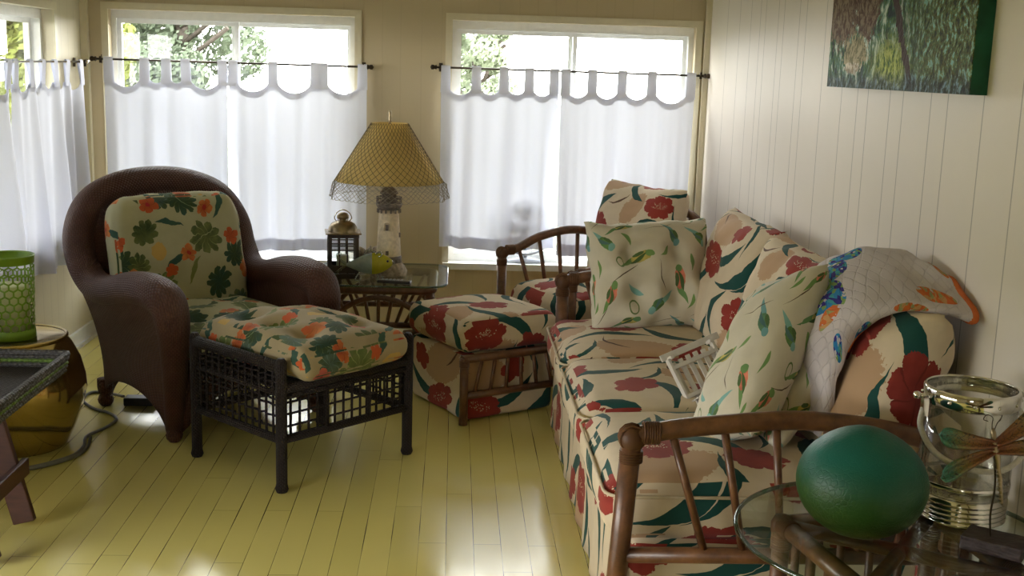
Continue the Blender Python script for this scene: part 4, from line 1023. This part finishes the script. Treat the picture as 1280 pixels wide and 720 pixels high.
obj('tail_fin', b, 'fish_clear', t)
b = BM(); tube(b, spline([(-.05, -.01, -.03), (-.065, -.03, -.05), (-.07, -.035, -.066), (-.05, -.03, -.067), (-.045, -.02, -.05)], 5), .005, 8); tube(b, spline([(.03, -.01, -.04), (.035, -.02, -.055), (.028, -.03, -.067), (.05, -.03, -.067), (.055, -.02, -.05)], 5), .006, 8)
obj('belly_fin', b, 'fish_clear', t)
b = BM(); tube(b, spline([(-.03, 0, .045), (-.02, 0, .065), (.0, 0, .07), (.012, -.005, .06)], 5), .006, 8); tube(b, spline([(.02, -.012, .05), (.04, -.02, .066), (.05, -.025, .05), (.035, -.025, .042)], 5), .004, 8); obj('top_fin', b, 'fish_clear', t)
b = BM(); lathe(b, [(0, -.006), (.004, -.004), (.006, 0), (.004, .004), (0, .006)], 10, (.078, -.020, .022)); obj('eye', b, 'black', t)
b = BM(); grid(b, lambda u, v: Vector((.098 + .010 * sin(u * pi), cos(v * 2 * pi) * .012, .012 + .014 * (u - .5) + sin(v * 2 * pi) * .004)), 6, 10); obj('lips', b, 'fish_clear', t)

b = BM(); rnd = random.Random(9)
for k in range(9):
    a = k * .7; c = Vector((cos(a) * .035, sin(a) * .02, .035 + .010 * k * .6)); d = Vector((cos(a), sin(a) * .5, .8)).normalized()
    tube(b, [c - d * .01, c + d * .02, c + d * .045], [.020, .014, .003], 8)
tube(b, [(-.05, 0, .0), (-.02, 0, .02), (.02, 0, .045), (.05, 0, .06)], [.016, .032, .028, .008], 12)
o = obj('conch_shell', b, 'shell', loc=(-.405, 5.59, TZ + .016)); tag(o, 'spiky pale sea shell behind the glass fish', 'shell')
b = BM(); box(b, (0, 0, .008), (.155, .045, .014), None, .004); o = obj('remote_control', b, 'black', loc=(-.262, 5.275, TZ)); o.rotation_euler = (0, 0, radians(-8)); tag(o, 'black remote control lying on glass before lighthouse lamp', 'remote control')
b = BM()
for i in range(6):
    for j in range(2): box(b, (-.055 + i * .018, -.009 + j * .018, .016), (.010, .010, .003), None, .001)
obj('button', b, 'grey_plastic', o)

# ================================================================== NEAR END TABLE AND WHAT STANDS ON IT
NZ = .52
t = thing('end_table', 'round glass topped rattan table cut by the bottom right corner', 'side table', (.985, 2.345, 0))
b = BM(); poly = [(.348 * cos(a * pi / 36), .348 * sin(a * pi / 36)) for a in range(72)]; slab(b, poly, NZ - .011, NZ); g = obj('glass_top', b, 'table_glass', t)
b = BM(); tube(b, [(x, y, NZ - .0055) for x, y in poly], .0056, 6, True); obj('glass_rim', b, 'glass_edge', g)
cs = [(-.215, .135), (-.145, -.215), (.215, -.15), (.165, .205)]
for k in range(4):
    a, c = cs[k], cs[(k + 1) % 4]
    b = BM(); rod(b, (*a, 0), (*a, NZ - .03), .020, 12); wrap(b, (*a, NZ - .07), (0, 0, 1), .021, 7); obj('leg', b, 'rattan', t)
    b = BM(); tube(b, [(*a, NZ - .035), (*c, NZ - .035)], .021, 12); tube(b, [(*a, .14), (*c, .14)], .016, 10); obj('side_rail', b, 'rattan', t)
    b = BM(); wrap(b, (a[0] + (c[0] - a[0]) * .09, a[1] + (c[1] - a[1]) * .09, NZ - .035), (c[0] - a[0], c[1] - a[1], 0), .0215, 7); lathe(b, [(0, .026), (.018, .022), (.026, .006), (.026, -.012), (.021, -.026)], 14, (*a, NZ - .037)); obj('wrapped_joint', b, 'rattan_wrap', t)
    for q in range(1, 5):
        p = (a[0] + (c[0] - a[0]) * q / 5, a[1] + (c[1] - a[1]) * q / 5); b = BM(); rod(b, (*p, .14), (*p, NZ - .04), .010, 8); obj('spindle', b, 'rattan', t)
b = BM(); rod(b, (*cs[0], NZ - .036), (*cs[2], NZ - .036), .016, 10); rod(b, (*cs[1], NZ - .036), (*cs[3], NZ - .036), .016, 10); obj('cross_brace', b, 'rattan', t)

b = BM(); pr = []
for k in range(25):
    a = -pi / 2 + pi * k / 24; r = .139 * cos(a); z_ = .118 + .118 * sin(a)
    if a > .35: kk = (a - .35) / (pi / 2 - .35); z_ += .010 * kk ** 3
    pr.append((max(r, 0), max(z_, 0.0)))
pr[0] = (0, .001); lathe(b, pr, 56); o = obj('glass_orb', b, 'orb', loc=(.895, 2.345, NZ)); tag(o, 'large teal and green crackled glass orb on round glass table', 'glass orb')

t = thing('ice_bucket', 'clear ice bucket with chrome rim and ribbed chrome base', 'ice bucket', (1.172, 2.46, NZ))
b = BM(); lathe(b, [(.094, .062), (.1, .070), (.100, .300), (.097, .300), (.096, .068), (0, .064)], 44); obj('body', b, 'acrylic', t)
b = BM(); pr = [(0, 0), (.090, 0)]
for k in range(5): z_ = .003 + k * .011; pr += [(.094, z_), (.099, z_ + .0035), (.099, z_ + .007), (.094, z_ + .010)]
pr += [(.094, .062), (0, .062)]; lathe(b, pr, 44); obj('ribbed_base', b, 'chrome', t)
b = BM(); lathe(b, [(.1005, .268), (.1035, .270), (.1035, .302), (.1005, .306), (.0965, .306), (.0965, .300), (.1, .30)], 44); rm = obj('rim', b, 'chrome', t)
b = BM(); lathe(b, [(.1002, .085), (.1018, .087), (.1018, .093), (.1002, .095)], 44); obj('band', b, 'chrome', t)
b = BM()
for a in range(0, 360, 30): A = radians(a + 10); lathe(b, [(0, -.004), (.0035, -.003), (.005, 0), (.0035, .003), (0, .004)], 8, (.1035 * cos(A), .1035 * sin(A), .284))
obj('stud', b, 'chrome', rm)
for s_ in (-1, 1):
    A = radians(185 if s_ < 0 else 5); c = Vector((cos(A), sin(A), 0))
    b = BM(); rod(b, c * .10 + Vector((0, 0, .285)), c * .128 + Vector((0, 0, .285)), .006, 10); lathe(b, [(0, -.009), (.007, -.007), (.010, 0), (.007, .007), (0, .009)], 12, c * .13 + Vector((0, 0, .287))); box(b, c * .110 + Vector((0, 0, .262)), (.012, .018, .045)); obj('handle_mount', b, 'chrome', t)
b = BM(); tube(b, spline([(-.112, -.008, .255), (-.125, -.035, .22), (-.105, -.080, .175), (-.045, -.112, .150), (.03, -.118, .150), (.09, -.085, .18), (.118, -.03, .22), (.112, 0, .255)], 7), .0065, 8); obj('rope_handle', b, 'rope', t)

t = thing('dragonfly_sculpture', 'metal dragonfly on a bent wire over a dark stone block', 'sculpture', (1.165, 2.265, NZ), -38)
b = BM(); box(b, (0, 0, .015), (.125, .085, .03), None, .004)
bmesh.ops.subdivide_edges(b, edges=b.edges[:], cuts=3, use_grid_fill=True)
for v in b.verts:
    if v.co.z > .001: v.co += noise.noise_vector(v.co * 60) * .003
obj('stone_block', b, 'stone', t)
b = BM(); _R = Matrix.Rotation(radians(38), 3, 'Z'); tube(b, spline([_R @ Vector(q) for q in ((-.012, 0, .028), (-.020, -.004, .08), (-.020, -.010, .13), (-.024, -.014, .17), (-.033, -.018, .215))], 5), .0024, 6); obj('wire_stem', b, 'dark_metal', t)
RR = Matrix.Rotation(radians(38), 3, 'Z')          # work in world axes for the insect
def wl(x, y, z): return RR @ Vector((x, y, z))
th = Vector((-.036, -.022, .232))                # thorax
b = BM(); tube(b, [RR @ (th + Vector(q)) for q in ((-.008, 0, .045), (-.007, 0, .035), (-.003, 0, .018), (.0, 0, 0), (.008, 0, -.02), (.012, 0, -.04), (.018, 0, -.062), (.023, 0, -.09), (.028, 0, -.118), (.031, 0, -.125))], [.002, .006, .005, .008, .007, .0045, .0048, .004, .0032, .001], 10)
for k in range(9): c = th + Vector((.012 + k * .0018, 0, -.045 - k * .009)); lathe(b, [(.0035, -.002), (.0055, 0), (.0035, .002)], 8, RR @ c)
obj('body', b, 'pewter', t)
b = BM()
for s_ in (-1, 1):
    tube(b, spline([RR @ (th + Vector(q)) for q in ((-.008 + s_ * .003, -.002, .042), (-.008 + s_ * .005, -.004, .055), (-.004 + s_ * .009, -.004, .068), (-.010 + s_ * .016, -.004, .074), (-.014 + s_ * .018, -.004, .064), (-.010 + s_ * .012, -.004, .060))], 5), .0010, 5)
obj('antenna', b, 'dark_metal', t)
def wing(dx, dz, ln, wd, sweep):
    d = Vector((dx, -.10, dz)).normalized(); up = Vector((0, .1, 1)).cross(d).cross(d).normalized() * -1
    b = BM(); st = th + Vector((0, -.004, .012 if sweep > 0 else -.004))
    def F(u, v):
        w_ = wd * (.25 + .75 * u ** .7) * sqrt(max(.0, 1 - max(0, (u - .72) / .28) ** 2)) ; p = st + d * ln * u + up * (v - .5) * w_ + Vector((0, 0, sweep * .02 * u * u)); return RR @ (p + Vector((0, -.003 * sin(v * 9), 0)))
    grid(b, F, 18, 8, lambda u, v: (u, v * .6)); obj('wing', b, 'wing', t, solid=.0018)
wing(-.98, .02, .128, .050, 1); wing(-.95, -.30, .120, .046, -1); wing(.80, .60, .130, .056, 1); wing(.93, .25, .120, .050, -1)

# ================================================================== GARDEN STOOL, CANDLE HOLDER
b = BM(); pr = [(0, 0), (.175, 0), (.185, .015), (.215, .08), (.245, .16), (.258, .22), (.255, .27), (.238, .34), (.208, .40), (.190, .425), (.183, .432), (.178, .428), (.10, .425), (0, .425)]
lathe(b, pr, 64); t = obj('garden_stool', b, 'gold', loc=(-1.665, 4.40, 0)); tag(t, 'gold glazed ceramic drum stool beside the wicker armchair', 'garden stool')
b = BM(); lathe(b, [(.192, .424), (.197, .426), (.197, .433), (.190, .437), (.184, .433)], 64); obj('rim', b, 'gold', t)
t = thing('candle_holder', 'lime green honeycomb metal candle holder on the gold stool', 'candle holder', (-1.672, 4.40, .4265))
b = BM(); Rc, Hc = .088, .315; nc = 18; hw = 2 * pi * Rc / nc; hs = hw / sqrt(3); L_ = 0
rows = int((Hc - .05) / (1.5 * hs))
for r in range(rows):
    for c in range(nc):
        cx_ = (c + .5 * (r % 2)) * hw; cz = .030 + hs + r * 1.5 * hs
        o1 = []; o2 = []
        for k in range(6):
            a = pi / 6 + k * pi / 3
            for lst, s_ in ((o1, 1.0), (o2, .80)):
                x_, z_ = cx_ + hs * s_ * cos(a), cz + hs * s_ * sin(a); th_ = x_ / Rc; rr = Rc * (1 - .04 * cos(z_ / Hc * pi)); lst.append(b.verts.new((rr * cos(th_), rr * sin(th_), z_)))
        for k in range(6): b.faces.new((o1[k], o1[(k + 1) % 6], o2[(k + 1) % 6], o2[k]))
bmesh.ops.remove_doubles(b, verts=b.verts[:], dist=.0006)
obj('honeycomb_sleeve', b, 'lime', t, solid=.0025)
b = BM(); lathe(b, [(.0, .0), (.088, 0), (.090, .003), (.087, .036), (.084, .036), (.084, .006), (0, .006)], 48); obj('base_band', b, 'lime', t)
b = BM(); lathe(b, [(.089, .286), (.093, .290), (.094, .312), (.097, .318), (.093, .320), (.089, .314)], 48); obj('top_band', b, 'lime', t)
b = BM(); lathe(b, [(0, .007), (.070, .007), (.070, .20), (.066, .205), (0, .198)], 32); obj('candle', b, 'candle', t)

# ================================================================== FOLDING TRAY TABLE
t = thing('tray_table', 'folding tray table with grey and green woven basket top', 'tray table', (-1.55, 3.30, 0))
x0, x1, y0, y1, zb, zt = -.36, .345, -.38, .30, .515, .57
b = BM(); slab(b, [(x0, y0), (x1, y0), (x1, y1), (x0, y1)], zb, zb + .012); boxuv(b); obj('tray_base', b, 'dark_wicker', t)
for k, (z_, mt, nm) in enumerate(((.522, 'grey_wicker', 'woven_band'), (.534, 'grey_wicker', 'woven_band'), (.546, 'green_wicker', 'green_band'), (.558, 'grey_wicker', 'woven_band'), (.572, 'grey_wicker', 'rim_band'))):
    b = BM(); e = .002 * k; loop = [(x * 1, y * 1) for x, y in rrect((x1 - x0) / 2 + e, (y1 - y0) / 2 + e, .02, 4)]
    pts = []
    for i in range(len(loop)):
        a, c = loop[i], loop[(i + 1) % len(loop)]; dd = sqrt((a[0] - c[0]) ** 2 + (a[1] - c[1]) ** 2); m_ = max(1, int(dd / .012))
        for q in range(m_): pts.append((a[0] + (c[0] - a[0]) * q / m_, a[1] + (c[1] - a[1]) * q / m_))
    pts = [((x0 + x1) / 2 + x * (1 + .006 * (-1) ** (i + k)), (y0 + y1) / 2 + y * (1 + .006 * (-1) ** (i + k)), z_) for i, (x, y) in enumerate(pts)]
    tube(b, pts, .0072 if nm != 'rim_band' else .009, 7, True); obj(nm, b, mt, t)
def beam(b, p, q, w_, d_):
    p, q = Vector(p), Vector(q); v = q - p; vs = box(b, (0, 0, 0), (w_, d_, v.length), None, .004); M_ = v.to_track_quat('Z', 'Y').to_matrix(); ang = 0
    bmesh.ops.rotate(b, cent=(0, 0, 0), matrix=M_, verts=vs); bmesh.ops.translate(b, vec=(p + q) / 2, verts=vs)
for yy in (-.02, .27):
    for s_ in (1, -1):
        b = BM(); yo = yy + (.024 if s_ < 0 else 0) * (-1 if yy > 0 else 1); beam(b, (.205 * s_, yy, .022), (.085 * s_, yy, zb - .004), .024, .070); obj('leg', b, 'red_wood', t)
for (x_, z_) in ((.195, .19), (-.195, .19)):
    b = BM(); beam(b, (x_, -.09, z_), (x_, .33, z_), .022, .055); obj('stretcher', b, 'red_wood', t)
b = BM(); box(b, (0, 0, .006), (.21, .28, .012), None, .002); o = obj('magazine', b, 'paper', loc=(-1.60, 3.33, .535)); o.rotation_euler = (0, 0, radians(12)); tag(o, 'grey covered booklet lying in the woven tray', 'booklet')
b = BM(); box(b, (0, 0, .0075), (.2, .27, .012)); obj('pages', b, 'white_wood', o)

# ================================================================== CORD
cp = [(-1.66, 4.06, .007), (-1.52, 4.12, .007), (-1.42, 4.24, .007), (-1.405, 4.36, .007), (-1.43, 4.48, .007), (-1.39, 4.60, .007), (-1.38, 4.71, .007), (-1.44, 4.80, .007), (-1.52, 4.86, .007), (-1.60, 4.98, .007), (-1.60, 5.10, .007), (-1.53, 5.09, .008), (-1.43, 5.00, .02)]
b = BM(); tube(b, spline(cp, 6), .0065, 8); tube(b, spline([(x + .016, y - .008, z) for x, y, z in cp[:5]], 6), .0065, 8)
t = obj('power_cord', b, 'cord'); tag(t, 'grey power cord winding over the floor behind the stool', 'power cord')
b = BM(); box(b, (0, 0, .018), (.13, .065, .036), None, .006); xf(b, (-1.345, 4.95, 0), None); c = obj('adapter', b, 'black', t, 'black power adapter')
b = BM(); tube(b, spline([(-1.29, 4.93, .018), (-1.25, 4.92, .012), (-1.18, 4.96, .007), (-1.05, 5.1, .007)], 5), .006, 8); obj('adapter_lead', b, 'cord', t)

# ================================================================== PAINTING
y0, y1, z0, z1, dp = 2.915, 4.06, 1.462, 2.06, .045
b = BM(); bx(b, XR - dp, XR - .001, y0, y1, z0, z1); o = obj('canvas_painting', b, 'canvas_edge'); tag(o, 'unframed green grass and reed painting on the right wall', 'painting')
b = BM(); grid(b, lambda u, v: (XR - dp - .0015 - .0, y1 - u * (y1 - y0), z0 + v * (z1 - z0)), 40, 20, smooth=False); obj('painted_face', b, 'painting', o, solid=.002)
